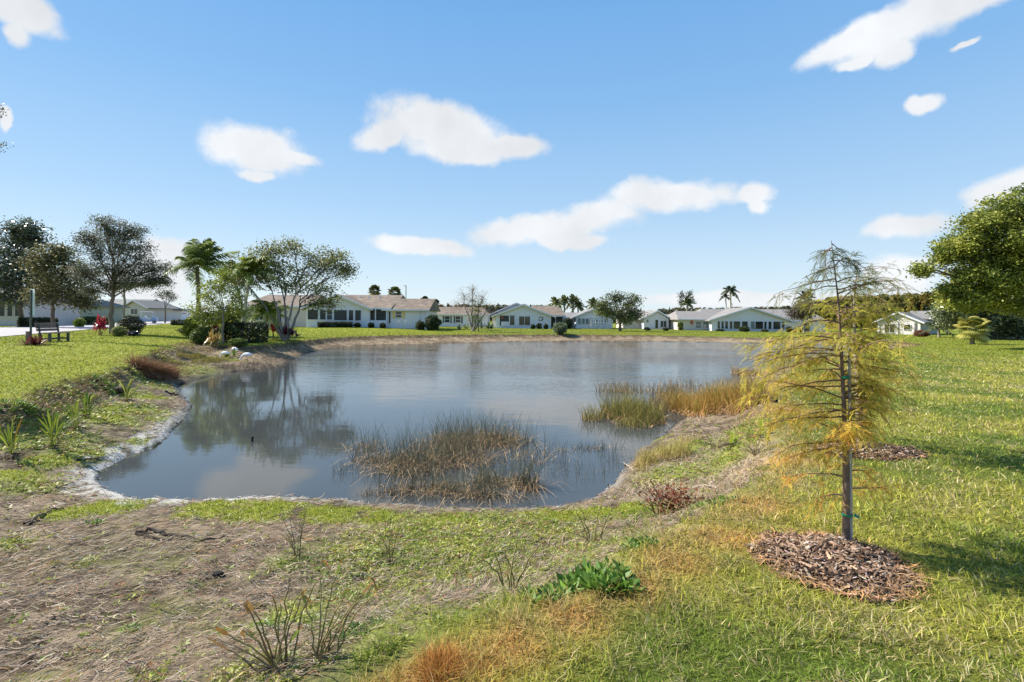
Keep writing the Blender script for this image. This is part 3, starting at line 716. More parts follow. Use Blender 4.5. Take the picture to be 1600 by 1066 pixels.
def shrub(name, label, base, rx, h, col, d=None, leaf=.06, n_=900, box=False, group=None, cat='shrub', mt='leaf', col2=None, ry=None, asp=.5, rz=0, stems=6, zlift=0.0):
    """rx, h in px; leaves fill a rounded or boxy body"""
    bp_ = hit(*base) if d is None else at(base[0], base[1], d)
    if d is not None: bp_[2] = gz(bp_[0], bp_[1])
    k_ = bp_[1] / F; X_ = rx * k_; Hh = h * k_; Y_ = (ry * k_ if ry else X_)
    area_ = 4 * Hh * (X_ + Y_) + 4 * X_ * Y_; n_ = int(min(9000, max(n_, (3.2 if box else 2.0) * area_ / (.5 * leaf * leaf * asp))))
    if box:
        u = RNG.random((n_, 3)) * 2 - 1; ax = RNG.integers(0, 3, n_); sd_ = np.sign(u[np.arange(n_), ax]); sel = RNG.random(n_) < .8
        u[np.arange(n_)[sel], ax[sel]] = sd_[sel] * (1 - RNG.random(sel.sum()) ** 2 * .15)
        P = u * np.array([X_, Y_, Hh / 2]) + np.array([0, 0, Hh / 2]); P += RNG.normal(size=P.shape) * leaf * .35
    else:
        u = RNG.normal(size=(n_, 3)); u /= np.linalg.norm(u, axis=1)[:, None]
        lump = 1 + .18 * np.sin(u[:, 0] * 5 + base[0]) * np.sin(u[:, 2] * 6 + 1) + RNG.normal(size=n_) * .06
        u *= (RNG.random(n_) ** .28 * lump)[:, None]
        P = u * np.array([X_, Y_, Hh * .55]) + np.array([0, 0, Hh * .5])
    P[:, 2] = np.maximum(P[:, 2], .02) + zlift
    c_, s_ = math.cos(rz), math.sin(rz); P[:, :2] = np.stack([P[:, 0] * c_ - P[:, 1] * s_, P[:, 0] * s_ + P[:, 1] * c_], 1)
    g = G(); tone = RNG.random(n_)
    g.leaves(P, leaf * (.6 + .8 * RNG.random(n_)), leaf * asp, mixc(col, col2 or tuple(q * 1.6 for q in col), tone ** 1.5) * (1 + RNG.normal(size=(n_, 1)) * .15), up=.4)
    root = thing(name, label, cat, tuple(bp_), group=group)
    st = G()
    for q in range(stems):
        a = RNG.random() * 6.28; limb(st, (math.cos(a) * X_ * .1, math.sin(a) * Y_ * .1, -.05), (math.cos(a) * X_ * .6, math.sin(a) * Y_ * .6, Hh * .7 + zlift), .015 + .01 * Hh, .005, (.14, .1, .07), .1, .06, 5, 5)
    gobj('stem', st, M['bark'], root); gobj('foliage', g, M[mt], root)
    return root
def spiky(name, label, base, h, spread, n_, col, col2, wid=.04, d=None, cat='plant', stems=1, sh=0.0, group=None, mt='glossleaf', droop=.5):
    """rosettes of sword leaves on short canes; h, spread in px"""
    bp_ = hit(*base) if d is None else at(base[0], base[1], d)
    if d is not None: bp_[2] = gz(bp_[0], bp_[1])
    k_ = bp_[1] / F; root = thing(name, label, cat, tuple(bp_), group=group); st = G(); lv = G()
    for s_ in range(stems):
        a = RNG.random() * 6.28; rr2 = spread * k_ * .5 * math.sqrt(RNG.random()) if stems > 1 else 0
        top = np.array([math.cos(a) * rr2, math.sin(a) * rr2, h * k_ * sh * (.5 + .6 * RNG.random())])
        if sh: limb(st, (top[0] * .4, top[1] * .4, -.05), top, .02, .014, (.22, .17, .12), .05, .05, 5, 6)
        m_ = n_ // stems; az_ = RNG.random(m_) * 6.28; el_ = R(15) + RNG.random(m_) * R(70)
        Ln = h * k_ * (1 - sh * .6) * (.7 + .4 * RNG.random(m_)); D = np.stack([np.cos(az_) * np.cos(el_) * spread / h, np.sin(az_) * np.cos(el_) * spread / h, np.sin(el_)], 1)
        t = np.linspace(0, 1, 5)[None, :, None]; P = top + D[:, None] * Ln[:, None, None] * t; P[..., 2] -= droop * Ln[:, None] * (t[..., 0] ** 2) * np.cos(el_)[:, None]
        P[..., 2] = np.maximum(P[..., 2], .01)
        S = np.cross(D, np.array([0, 0, 1.])); S /= np.linalg.norm(S, axis=1)[:, None] + 1e-9
        lv.ribbons(P, wid * np.array([.5, 1, .95, .6, .05])[None] * np.ones((m_, 1)), S, mixc(col, col2, RNG.random(m_)))
    if sh: gobj('cane', st, M['bark'], root)
    gobj('foliage', lv, M[mt], root)
    return root
def palm(name, label, base, top, nf, fl, d=None, tr=.14, col=(.06, .10, .025), col2=(.16, .2, .04), wind=(0, 0, 0), bark=(.3, .27, .24), wleaf=.05, group=None, droop=1.0, shaft=True, fan=False, nl=34, upmin=-10, upmax=80, dense=1.0):
    """fl: frond length in px"""
    bp_ = hit(*base) if d is None else at(base[0], base[1], d)
    if d is not None: bp_[2] = gz(bp_[0], bp_[1])
    d_ = bp_[1]; k_ = d_ / F; tp = at(*top, d_) - bp_
    root = thing(name, label, 'palm tree', tuple(bp_), group=group)
    g = G(); limb(g, (0, 0, -.1), tp, tr, tr * .8, bark, 0, .015, 9, 9); gobj('trunk', g, M['bark'], root, None, True)
    lv = G(); FL = fl * k_
    for q in range(nf):
        az_ = q * 2.399 + RNG.normal() * .2; el_ = R(upmin + (upmax - upmin) * (q / max(1, nf - 1)) ** .8)
        D = np.array([math.cos(az_) * math.cos(el_), math.sin(az_) * math.cos(el_), math.sin(el_)]); L_ = FL * (.85 + .3 * RNG.random())
        c_ = mixc(col, col2, np.array([RNG.random()]))[0]
        if fan:
            stem_end = tp + D * L_ * .5; lv.ribbons(np.stack([tp, (tp + stem_end) / 2, stem_end])[None], np.array([[.03, .025, .02]]), np.cross(D, (0, 0, 1.))[None], c_[None])
            m_ = 22; aa = np.linspace(-1.9, 1.9, m_); S0 = np.cross(D, (0, 0, 1.)); S0 /= np.linalg.norm(S0) + 1e-9; U0 = np.cross(S0, D)
            DD = D[None] * np.cos(aa)[:, None] + S0[None] * np.sin(aa)[:, None]; t = np.linspace(0, 1, 4)[None, :, None]
            P = stem_end + DD[:, None] * L_ * .5 * t; P[..., 2] -= .22 * L_ * t[..., 0] ** 2
            lv.ribbons(P, np.array([[.3, 1, .8, .1]]) * wleaf * np.ones((m_, 1)), np.cross(DD, U0[None]), np.repeat(c_[None], m_, 0) * (1 + RNG.normal(size=(m_, 1)) * .12)); continue
        t = np.linspace(0, 1, 12)
        rp = tp[None] + D[None] * L_ * t[:, None]; rp[:, 2] -= droop * L_ * .55 * t ** 2 * (1.1 - .5 * math.sin(el_)); rp += np.asarray(wind)[None] * L_ * (t ** 1.8)[:, None]
        g2 = (.35, .33, .12); lv.ribbons(rp[None], (.05 * (1 - t * .85))[None], np.array([[0., 0, 1.]]), np.array([c_ * 1.2]))
        tt_ = np.linspace(.12, 1, int(nl * dense)); pos = np.stack([np.interp(tt_, t, rp[:, a]) for a in range(3)], 1)
        tan = np.stack([np.interp(tt_, t, np.gradient(rp[:, a])) for a in range(3)], 1); tan /= np.linalg.norm(tan, axis=1)[:, None]
        for sgn in (-1, 1):
            Sd = np.cross(tan, (0, 0, 1.)); Sd /= np.linalg.norm(Sd, axis=1)[:, None] + 1e-9
            D2 = Sd * sgn + tan * .7 + RNG.normal(size=tan.shape) * .2 + np.asarray(wind)[None] * .5; D2 /= np.linalg.norm(D2, axis=1)[:, None]
            LL = L_ * .26 * np.sin(np.clip(tt_ * 2.6 + .35, 0, 3.0)) ** .6; s3 = np.linspace(0, 1, 4)[None, :, None]
            P = pos[:, None] + D2[:, None] * LL[:, None, None] * s3; P[..., 2] -= (.55 * LL[:, None] * s3[..., 0] ** 2)
            lv.ribbons(P, wleaf * np.array([[.7, 1, .7, .1]]) * np.ones((len(pos), 1)), tan, np.repeat(c_[None], len(pos), 0) * (1 + RNG.normal(size=(len(pos), 1)) * .15))
    gobj('crown', lv, M['leaf'], root)
    return root

# ================================================================== CYPRESS SAPLINGS
def sapling(label, tpx, d_, branches, seed, stake=None, ties=(), tcol=(.23, .17, .15), ring=None, r0=.028, sparse=1.0, topdrop=.5):
    global RNG
    RNG = np.random.default_rng(seed)
    bp_ = at(*tpx[0], d_); k_ = d_ / F
    TP = np.array([at(px, py, d_) for px, py in tpx]); n_ = 60
    s_ = np.linspace(0, 1, len(TP)); q = np.linspace(0, 1, n_)
    P = np.stack([np.interp(q, s_, TP[:, a]) for a in range(3)], 1)
    ker = np.array([.25, .5, .25])
    for _ in range(6): P[1:-1] = .25 * P[:-2] + .5 * P[1:-1] + .25 * P[2:]
    root = thing('cypress_sapling', label, 'sapling', tuple(bp_), group='young cypress trees in mulch rings')
    g = G(); Pt = P - bp_; Pt[0, 2] -= .06
    cb_ = np.array(tcol)[None] * (1 - .3 * q[:, None]); g.tube(Pt, r0 * (.25 * (1 - q) + .75 * (1 - q) ** 1.5) + .0018, cb_, 10); gobj('trunk', g, M['bark'], root, None, True)
    br = G(); fo = G()
    for (py, side, Lpx, rise) in branches:
        zf = int(np.argmin([abs((HY - py) - ((p[2] - CAMZ) * F / d_ - (p[0] * F / d_) * sR)) for p in P]))
        a = P[zf] - bp_; az_ = side; L_ = Lpx * k_
        hz = np.array([math.cos(az_), math.sin(az_), 0.])
        e = a + hz * L_ + np.array([0, 0, rise * L_])
        mid = (a + e) / 2 + np.array([0, 0, .13 * L_]) + RNG.normal(size=3) * L_ * .05
        B = bez(a, mid, e, 12); B[1:] += np.cumsum(RNG.normal(size=(11, 3)) * L_ * .008, 0)
        hgt = zf / (n_ - 1)
        br.tube(B, np.linspace(.0045 + .004 * (1 - hgt), .0012, 12), (.20, .13, .10), 5)
        # feathery branchlets: side twigs, each carrying several feathers
        ntw = max(4, int(11.5 * sparse * (.35 + L_ / .5) * (1 if py > 480 else .75)))
        for q2 in range(ntw):
            tq = .12 + .88 * RNG.random(); i0 = tq * 11; ia = int(min(10, i0)); o = B[ia] + (B[ia + 1] - B[ia]) * (i0 - ia)
            tg = B[ia + 1] - B[ia]; tg /= np.linalg.norm(tg) + 1e-9
            sdv = np.cross(tg, (0, 0, 1.)) * RNG.choice([-1, 1])
            TD = sdv * (.2 + .7 * RNG.random()) + tg * .7 + np.array([0, 0, .3 - 1.1 * RNG.random()]) + RNG.normal(size=3) * .3; TD /= np.linalg.norm(TD)
            TL = (.05 + .13 * RNG.random()) * (1.1 - .4 * tq) * (1 if hgt < .8 else .8)
            tw = bez(o, o + TD * TL * .6 + np.array([0, 0, .02]), o + TD * TL + np.array([0, 0, -.25 * TL]), 6)
            br.tube(tw, np.linspace(.0014, .0006, 6), (.26, .15, .09), 3)
            warm0 = (.50 - hgt) * 2.2 + RNG.normal() * .22 + .2 * tq - .1
            for q3 in range(5):
                o2 = tw[min(5, q3 + 1)]
                D = TD * .7 + np.cross(TD, (0, 0, 1.)) * RNG.normal() * .8 + np.array([0, 0, .1 - topdrop * RNG.random() * 1.5]) + RNG.normal(size=3) * .3
                D /= np.linalg.norm(D); Lf = .035 + RNG.random() * .06
                tt_ = np.linspace(0, 1, 6)[:, None]; rc = o2 + D * Lf * tt_; rc[:, 2] -= (.3 * Lf * tt_[:, 0] ** 2)
                warm = np.clip(warm0 + RNG.normal() * .12, 0, 1)
                c_ = mixc((.56, .52, .09), (.80, .42, .10), np.array([warm]))[0]
                if hgt > .66: c_ = mixc(c_, (.15, .18, .07), np.array([np.clip((hgt - .66) * 5, 0, 1)]))[0]
                elif RNG.random() < .2: c_ = np.array((.78, .62, .13))
                c_ = c_ * (1 + RNG.normal() * .15)
                m_ = 11; pp = np.linspace(.08, 1, m_); pos = np.stack([np.interp(pp, tt_[:, 0], rc[:, a_]) for a_ in range(3)], 1)
                fo.ribbons(rc[None], np.full((1, 6), .0016), np.array([[0, 0, 1.]]), (c_ * .85)[None])
                Sv = np.cross(D, RNG.normal(size=3) * .5 + np.array([0, 0, 1.])); Sv /= np.linalg.norm(Sv) + 1e-9
                for sg in (-1, 1):
                    D2 = Sv[None] * sg + D[None] * .9 + RNG.normal(size=(m_, 3)) * .2; D2 /= np.linalg.norm(D2, axis=1)[:, None]
                    ll = .016 * (1.1 - .6 * pp)[:, None, None] * (.8 + .5 * RNG.random()); s3 = np.array([0, .6, 1])[None, :, None]
                    fo.ribbons(pos[:, None] + D2[:, None] * ll * s3, np.array([[.0026, .0036, .0008]]) * np.ones((m_, 1)), np.cross(D2, Sv[None] * .2 + np.array([[0, 0, 1.]])), np.repeat(c_[None], m_, 0) * (1 + RNG.normal(size=(m_, 1)) * .1))
    gobj('branch', br, M['bark'], root); gobj('foliage', fo, M['feather'], root)
    return root, P, bp_
rb = random.Random(5)
BR = []
tips_px = [(381, 10, 16, -.6), (384, 200, 18, -.7), (389, 100, 16, -.4), (405, 200, 40, -.4), (410, 350, 40, -.3), (392, 170, 26, -.2), (398, 15, 30, -.5), (418, 175, 55, -.35), (420, 20, 60, .35), (436, 178, 110, -.25), (442, 10, 105, .02), (448, 190, 60, -.3), (452, 12, 130, .12), (462, 350, 90, .15), (470, 200, 70, -.1), (476, 20, 95, .45)]
for py, a, L_, ri in tips_px: BR.append((py, R(a + rb.uniform(-12, 12)), L_ * .88, ri))
for py in np.linspace(482, 688, 54):
    a = rb.random() * 360; wv_ = 150 if 520 < py < 640 else 120
    if py > 640: wv_ = 105
    BR.append((py, R(a), (.62 if py > 590 and math.cos(R(a)) > 0 else 1) * wv_ * rb.uniform(.4, .9) * (.8 if math.cos(R(a)) > 0 else 1.16), rb.uniform(-.35, .4)))
for py, a, L_ in ((545, 178, 150), (560, 188, 155), (530, 172, 135), (600, 176, 150), (640, 185, 135), (655, 170, 120), (600, 5, 130), (570, -8, 120), (625, 10, 125), (540, 8, 130), (700, 182, 90), (690, 190, 130)):
    BR.append((py, R(a), L_ * (.8 if abs(a) < 90 else 1.0), -.16))
for py, a, L_ in ((745, 170, 85), (762, 10, 80), (770, 185, 45), (735, 20, 55)): BR.append((py, R(a), L_, -.05))
base1 = hit(1322, 852); D1 = base1[1]
s1, P1, b1 = sapling('nearest cypress sapling tied to a grey stake in the front mulch ring', [(1322, 850), (1322, 780), (1321, 700), (1318, 620), (1314, 540), (1310, 470), (1304, 420), (1299, 376)], D1, BR, 11, r0=.026, tcol=(.20, .14, .11))
g = G(); sa = at(1330, 850, D1 - .01) - b1; sb = at(1327, 545, D1 + .0) - b1
g.tube(np.linspace(sa - np.array([0, 0, .1]), sb, 8), np.full(8, .0115), (.5, .5, .5), 8); gobj('stake', g, M['stake'], s1)
for ty in (590, 676, 804):
    g = G(); c = at(1323.5 if ty > 700 else 1321, ty, D1 - .012) - b1; th = np.linspace(0, 6.5, 26); rx_ = .034 if ty > 700 else .024
    P = np.stack([c[0] + rx_ * np.cos(th), c[1] + (rx_ + .004) * np.sin(th), c[2] + .003 * np.sin(th * 2)], 1)
    g.ribbons(P[None], np.full((1, 26), .016), np.array([[0, 0, 1.]]), np.array([[0, .2, .1]]))
    if ty > 650:
        P2 = np.stack([c + np.array([.03 + .035 * u + .01 * math.sin(u * 9), -.03, .012 * math.sin(u * 5)]) for u in np.linspace(0, 1, 8)]); g.ribbons(P2[None], np.full((1, 8), .018), np.array([[0, .4, 1.]]), np.array([[0, .2, .1]]))
    gobj('tie', g, M['tie'], s1)
rb = random.Random(9); BR2 = [(py, R(rb.random() * 360), (50 + 48 * math.sin(math.pi * min(1, max(0, (py - 395) / 260)))) * rb.uniform(.75, 1.15), rb.uniform(-.25, .25)) for py in np.linspace(415, 640, 46)]
BR2 += [(py, R(a), L_, .1) for py, a, L_ in ((440, 10, 60), (455, 170, 50), (500, -5, 85), (520, 10, 95), (545, 5, 105), (600, -5, 80), (620, 15, 70), (590, 20, 90))]
base2 = hit(1340, 699)
s2, P2_, b2 = sapling('farther cypress sapling standing behind the first one, without a stake', [(1344, 697), (1343, 640), (1340, 590), (1336, 540), (1334, 480), (1338, 430), (1342, 405)], base2[1], BR2, 12, r0=.05, tcol=(.34, .27, .23), sparse=.6)
RNG = np.random.default_rng(21)

def mulch(label, c, ra, rb_, n_, seedoff):
    th = np.linspace(0, 6.2832, 49)[:-1]; g = G(); rr = np.linspace(0, 1, 9)
    V = []
    for q in rr:
        wob = 1 + .05 * np.sin(th * 3 + seedoff) + .05 * np.sin(th * 7)
        X = c[0] + ra * q * wob * np.cos(th); Y = c[1] - .02 + rb_ * q * wob * np.sin(th)
        V.append(np.stack([X, Y, terrain(X, Y) + .07 * (1 - q ** 2) - .012], 1))
    V = np.stack(V); i_ = np.arange(8)[:, None] * 48; j_ = np.arange(48)[None]; j3 = (j_ + 1) % 48
    g.add(V.reshape(-1, 3), np.stack([i_ + j_, i_ + 48 + j_, i_ + 48 + j3, i_ + j3], -1), (.07, .042, .028))
    # chips: thin six-sided slabs
    a = RNG.random(n_) * 6.2832; q = np.sqrt(RNG.random(n_)) * 1.06; wob = 1 + .05 * np.sin(a * 3 + seedoff) + .05 * np.sin(a * 7)
    X = c[0] + ra * q * wob * np.cos(a); Y = c[1] - .02 + rb_ * q * wob * np.sin(a); Z = terrain(X, Y) + .07 * np.clip(1 - q ** 2, 0, 1) + RNG.random(n_) * .025
    L_ = .016 + RNG.random(n_) ** 1.6 * .068; Wc = L_ * (.22 + .25 * RNG.random(n_)); Tc = .003 + RNG.random(n_) * .005
    az_ = RNG.random(n_) * 6.28; tl = RNG.normal(size=n_) * .32
    D = np.stack([np.cos(az_) * np.cos(tl), np.sin(az_) * np.cos(tl), np.sin(tl)], 1); S = np.cross(D, (0, 0, 1.) + RNG.normal(size=(n_, 3)) * .35); S /= np.linalg.norm(S, axis=1)[:, None]; U = np.cross(S, D)
    cs = np.array([(-1, -.6, -1), (1, -.35, -1), (.9, .5, -1), (-1, .7, -1), (-1, -.6, 1), (1, -.35, 1), (.9, .5, 1), (-1, .7, 1)], float)
    cs = cs[None] * (1 + RNG.normal(size=(n_, 8, 3)) * np.array([.12, .25, .1]))
    Vc = np.stack([X, Y, Z], 1)[:, None] + cs[..., :1] * (D * L_[:, None] / 2)[:, None] + cs[..., 1:2] * (S * Wc[:, None] / 2)[:, None] + cs[..., 2:] * (U * Tc[:, None] / 2)[:, None]
    fq = np.array([(0, 3, 2, 1), (4, 5, 6, 7), (0, 1, 5, 4), (1, 2, 6, 5), (2, 3, 7, 6), (3, 0, 4, 7)])
    cc = mixc((.07, .04, .026), (.42, .28, .19), RNG.random(n_) ** 1.4); gl = RNG.random(n_) < .12; cc[gl] = jit((.42, .34, .27), gl.sum(), .1)
    g.add(Vc.reshape(-1, 3), (np.arange(n_)[:, None, None] * 8 + fq[None]).reshape(-1, 4), np.repeat(cc, 8, 0))
    # pine straw around the rim
    m_ = n_ // 3; a = RNG.random(m_) * 6.28; q = .75 + RNG.random(m_) * .4; X = c[0] + ra * q * np.cos(a); Y = c[1] - .04 + rb_ * q * np.sin(a)
    g.ribbons(*straw(X, Y, terrain(X, Y) + .01, None, np.full(m_, .09), np.full(m_, .0032), jit((.42, .24, .11), m_, .25), .0, 1.2, .03))
    org_ = np.array([c[0], c[1], gz(c[0], c[1])])
    return tag(gobj('mulch_ring', g, M['bark'], None, org_), label, 'mulch')
mulch('large ring of brown bark chips around the nearest sapling', MULCH[0][0], .45, .42, 3600, 0)
mulch('smaller ring of bark chips around the farther sapling', MULCH[1][0], .60, .36, 1700, 2)

# ================================================================== HOUSES
class House:
    """coordinates are given in photograph pixels and turned into metres at the house's own distance"""
    def __init__(s, label, base, d, cat='house', name='house', group='low houses around the pond'):
        s.k = d / F; s.d = d; p = at(*base, d); s.px, s.py = base; s.z0 = p[2]
        g0 = gz(p[0], d); s.o = thing(name, label, cat, (p[0], d, p[2]), group=group); s.gnd = min(0, g0 - p[2]) - .3
    def X(s, px): return (px - s.px) * s.k
    def Z(s, py): return (s.py - py) * s.k
    def wall(s, x0, x1, ytop, y0, y1, m='white', peak=None):
        b = MB(); X0, X1, Zt = s.X(x0), s.X(x1), s.Z(ytop)
        if peak: b.prism_y([(X0, s.gnd), (X1, s.gnd), (X1, Zt), (s.X(peak[0]), s.Z(peak[1])), (X0, Zt)], y0, y1)
        else: b.box(X0, X1, y0, y1, s.gnd, Zt)
        b.obj('wall', M[m], s.o)
    def roof_front(s, x0, pk, pz, x1, ez, y0, y1, m, oh=.45, ez1=None, fascia='white', th=.16):
        """ridge runs away from the viewer, gable towards the viewer"""
        X0, X1, XP, ZP, Z0 = s.X(x0) - oh, s.X(x1) + oh, s.X(pk), s.Z(pz) + .12, s.Z(ez); Z1 = s.Z(ez1 if ez1 else ez)
        b = MB(); b.prism_y([(X0, Z0), (XP, ZP), (X1, Z1), (X1, Z1 - th), (XP, ZP - th), (X0, Z0 - th)], y0 - oh, y1); b.obj('roof', M[m], s.o)
        if fascia:
            b = MB(); b.prism_y([(X0 - .02, Z0 + .03), (XP, ZP + .03), (X1 + .02, Z1 + .03), (X1 + .02, Z1 - .22), (XP, ZP - .24), (X0 - .02, Z0 - .22)], y0 - oh - .06, y0 - oh - .003); b.obj('fascia', M[fascia], s.o)
    def roof_side(s, x0, x1, rz, ez, y0, y1, m, oh=.4, xr0=None, xr1=None, th=.15):
        """ridge runs across the view; optional hip ends"""
        X0, X1 = s.X(x0) - oh, s.X(x1) + oh; R0 = s.X(xr0) if xr0 else X0; R1 = s.X(xr1) if xr1 else X1
        yr = (y0 + y1) / 2; Z0, ZR = s.Z(ez), s.Z(rz); a, c = y0 - oh, y1 + oh
        b = MB(); b.poly([(X0, a, Z0), (X1, a, Z0), (X1, c, Z0), (X0, c, Z0), (R0, yr, ZR), (R1, yr, ZR), (X0, a, Z0 - th), (X1, a, Z0 - th), (X1, c, Z0 - th), (X0, c, Z0 - th)],
                         [(0, 1, 5, 4), (2, 3, 4, 5), (0, 4, 3), (1, 2, 5), (0, 6, 7, 1), (1, 7, 8, 2), (2, 8, 9, 3), (3, 9, 6, 0), (6, 9, 8, 7)])
        b.obj('roof', M[m], s.o)
        b = MB(); b.box(X0, X1, a - .05, a - .003, Z0 - .2, Z0 + .02); b.obj('fascia', M['white'], s.o)
    def window(s, x0, x1, zt, zb, y, m='glass', mull=0, hm=0, fr='white', fw=.07, name='window'):
        X0, X1, Z0, Z1 = s.X(x0), s.X(x1), s.Z(zb), s.Z(zt); b = MB(); a, c = y - .07, y + .01
        b.box(X0 - fw, X0, a, c, Z0 - fw, Z1 + fw); b.box(X1, X1 + fw, a, c, Z0 - fw, Z1 + fw); b.box(X0, X1, a, c, Z1, Z1 + fw); b.box(X0, X1, a - .02, c, Z0 - fw, Z0)
        for q in range(mull):
            xm = X0 + (X1 - X0) * (q + 1) / (mull + 1); b.box(xm - fw * .5, xm + fw * .5, a + .01, c, Z0, Z1)
        if hm: zm = (Z0 + Z1) / 2; b.box(X0, X1, a + .015, c, zm - .025, zm + .025)
        w_ = b.obj(name, M[fr], s.o); b = MB(); b.box(X0, X1, y - .03, y + .005, Z0, Z1); b.obj('pane', M[m], w_)
        return w_
    def box(s, name, x0, x1, zt, zb, y0, y1, m):
        b = MB(); b.box(s.X(x0), s.X(x1), y0, y1, s.Z(zb), s.Z(zt)); return b.obj(name, M[m], s.o)

# the long brown roofed house at the left
h = House('long white house with brown shingle roof and dark screened porches left of the pond', (570, 511), 68)
h.wall(474, 600, 484, 3, 13); h.wall(478, 577, 483, 0, 3, peak=(527, 463)); h.wall(600, 666, 483, .5, 10)
h.roof_side(516, 606, 457, 481, 0.6, 15, 'roofbrown'); h.roof_side(600, 666, 464, 483, .5, 10, 'roofbrown')
h.roof_front(474, 527, 461.5, 578, 483, 0, 8, 'roofbrown')
b = MB(); b.prism_x([(.5, h.Z(483)), (10, h.Z(483)), (5.25, h.Z(465.5))], h.X(664.5), h.X(666)); b.obj('gable_wall', M['white'], h.o)
for x0, x1 in ((481, 497), (500, 509), (511, 519), (522, 542), (545, 552), (555, 564)):
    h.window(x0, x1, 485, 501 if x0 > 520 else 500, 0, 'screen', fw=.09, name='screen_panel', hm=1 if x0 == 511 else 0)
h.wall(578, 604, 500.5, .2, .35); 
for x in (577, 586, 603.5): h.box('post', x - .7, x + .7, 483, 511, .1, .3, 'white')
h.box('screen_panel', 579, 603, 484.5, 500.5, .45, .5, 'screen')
h.window(617, 626, 486.5, 496, .5, 'glass', hm=1); h.box('shutter', 612, 616, 485.5, 497, .42, .5, 'yellow'); h.box('shutter', 627, 631, 485.5, 497, .42, .5, 'yellow')
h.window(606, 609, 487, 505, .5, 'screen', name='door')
for (x_, z_) in ((540, 460.5), (555, 462), (573, 461)):
    b = MB(); b.cyl(h.X(x_), 6.2, h.Z(z_) - .5, h.Z(z_) + .22, .09); b.obj('vent', M['white'], h.o)
b = MB(); b.cyl(h.X(655.5), .4, h.gnd, h.Z(484), .05); b.obj('downpipe', M['white'], h.o)
# neighbour hidden by the shrub island
h = House('tan roofed house half hidden behind the palms and the spreading tree', (430, 508), 72)
h.wall(380, 478, 480, 0, 9, 'cream'); h.roof_side(378, 480, 458.5, 478, 0, 10, 'roofbrown', xr0=392)
h.window(398, 412, 484, 500, 0, 'screen', mull=1); h.window(425, 440, 484, 504, 0, 'screen', mull=1, name='door')
# house behind with dark shutters
h = House('brown roofed house with dark green shutters behind the bare branched tree', (715, 507), 98)
h.wall(672, 762, 492, 0, 9); h.roof_side(672, 762, 479, 491, 0, 10, 'roofbrown', xr0=676, xr1=752)
for x in (695, 712): h.window(x, x + 7.5, 494.5, 504, 0, 'glass', hm=1); h.box('shutter', x - 3.2, x - 1.2, 494, 505, -.06, 0, 'dgreen'); h.box('shutter', x + 8.8, x + 10.8, 494, 505, -.06, 0, 'dgreen')
# centre house
h = House('white double gabled house with an open corner porch, brown roof behind', (817, 512.5), 88)
h.wall(775, 861, 493.5, 0, 12, peak=(817, 477.5)); h.roof_front(771, 817, 476.5, 864, 494.5, 0, 9, 'roofbrown')
h.wall(768, 843, 492.5, 3, 14, 'white', peak=(807, 475)); h.roof_front(768, 807, 473.5, 850, 491, 3.2, 13, 'rooflight', th=.12)
h.roof_side(836, 882, 476, 492.5, 2.0, 14, 'roofbrown', xr1=877)
h.box('porch_shade_panel', 780.5, 795, 493.5, 509, -.03, 0, 'screen'); h.box('porch_rail', 783, 795, 503, 509.5, -.12, -.07, 'white'); h.box('door', 797, 803.5, 493.5, 508, -.05, 0, 'glass')  # first box: dark panel painting the shade inside the open porch, no screen there
for x in (780, 796, 804.5): h.box('post', x - .7, x + .7, 492.5, 511, -.18, -.04, 'white')
h.window(811, 828, 494.5, 508, 0, 'glass', mull=1, name='sliding_door'); h.box('wall_basket', 783.5, 786, 495, 498, -.25, -.12, 'red')
b = MB()
for (x_, z_) in ((843, 496), (846, 495.5), (848, 497), (842.5, 500), (845.5, 500.5), (847.5, 499.5)): b.ell((h.X(x_), -.05, h.Z(z_)), (.13, .04, .1), 8, 5)
b.obj('wall_ornament', M['dgreen'], h.o)
h.box('screen_panel', 862.5, 869, 495, 512, 2.2, 2.3, 'screen'); h.box('screen_panel', 870, 881, 495, 512, 2.2, 2.3, 'screen'); h.wall(861, 882, 494, 2.32, 9)
for x in (869.5, 881.5): h.box('post', x - .5, x + .5, 493, 512, 2.05, 2.19, 'white')
# sunroom house
h = House('pale grey gabled house with a long strip of sunroom windows and white deck posts', (930, 511.5), 95)
h.wall(900, 956, 496, 0, 10, peak=(927, 484.5)); h.roof_front(897, 927, 483.5, 960, 496.5, 0, 10, 'rooflight'); h.wall(878, 900, 497, 3, 9); h.roof_side(876, 905, 488, 496.5, 3, 10, 'rooflight')
for x0 in (903, 909, 915, 921, 929, 937, 945): h.window(x0, x0 + 4.6, 498, 506.5, 0, 'blueglass')
h.window(894, 897, 498, 503, 3, 'glass')
for x in (922, 929, 937, 946, 955): h.box('deck_post', x - .5, x + .5, 499, 511.5, -1.3, -1.15, 'white')
h.box('deck_rail', 922, 956, 504, 505, -1.28, -1.17, 'white'); h.box('deck_rail', 922, 956, 499, 500, -1.28, -1.17, 'white')
# small gabled house
h = House('small grey gabled house with one open doorway right of the round shrubby tree', (1027, 514), 97)
h.wall(1006, 1045, 498, 0, 9, peak=(1027, 487)); h.roof_front(1004, 1027, 486, 1047, 499, 0, 9, 'rooflight'); h.wall(978, 1007, 498, 2.5, 9, 'cream'); h.roof_side(984, 1018, 484.5, 497.5, 2.5, 12, 'rooflight', xr0=992)
h.box('door', 1024, 1028, 500, 513, -.05, 0, 'glass'); h.window(1032, 1041, 501.5, 511, 0, 'screen', mull=1); h.window(1010, 1013, 500, 504, 0, 'blueglass')
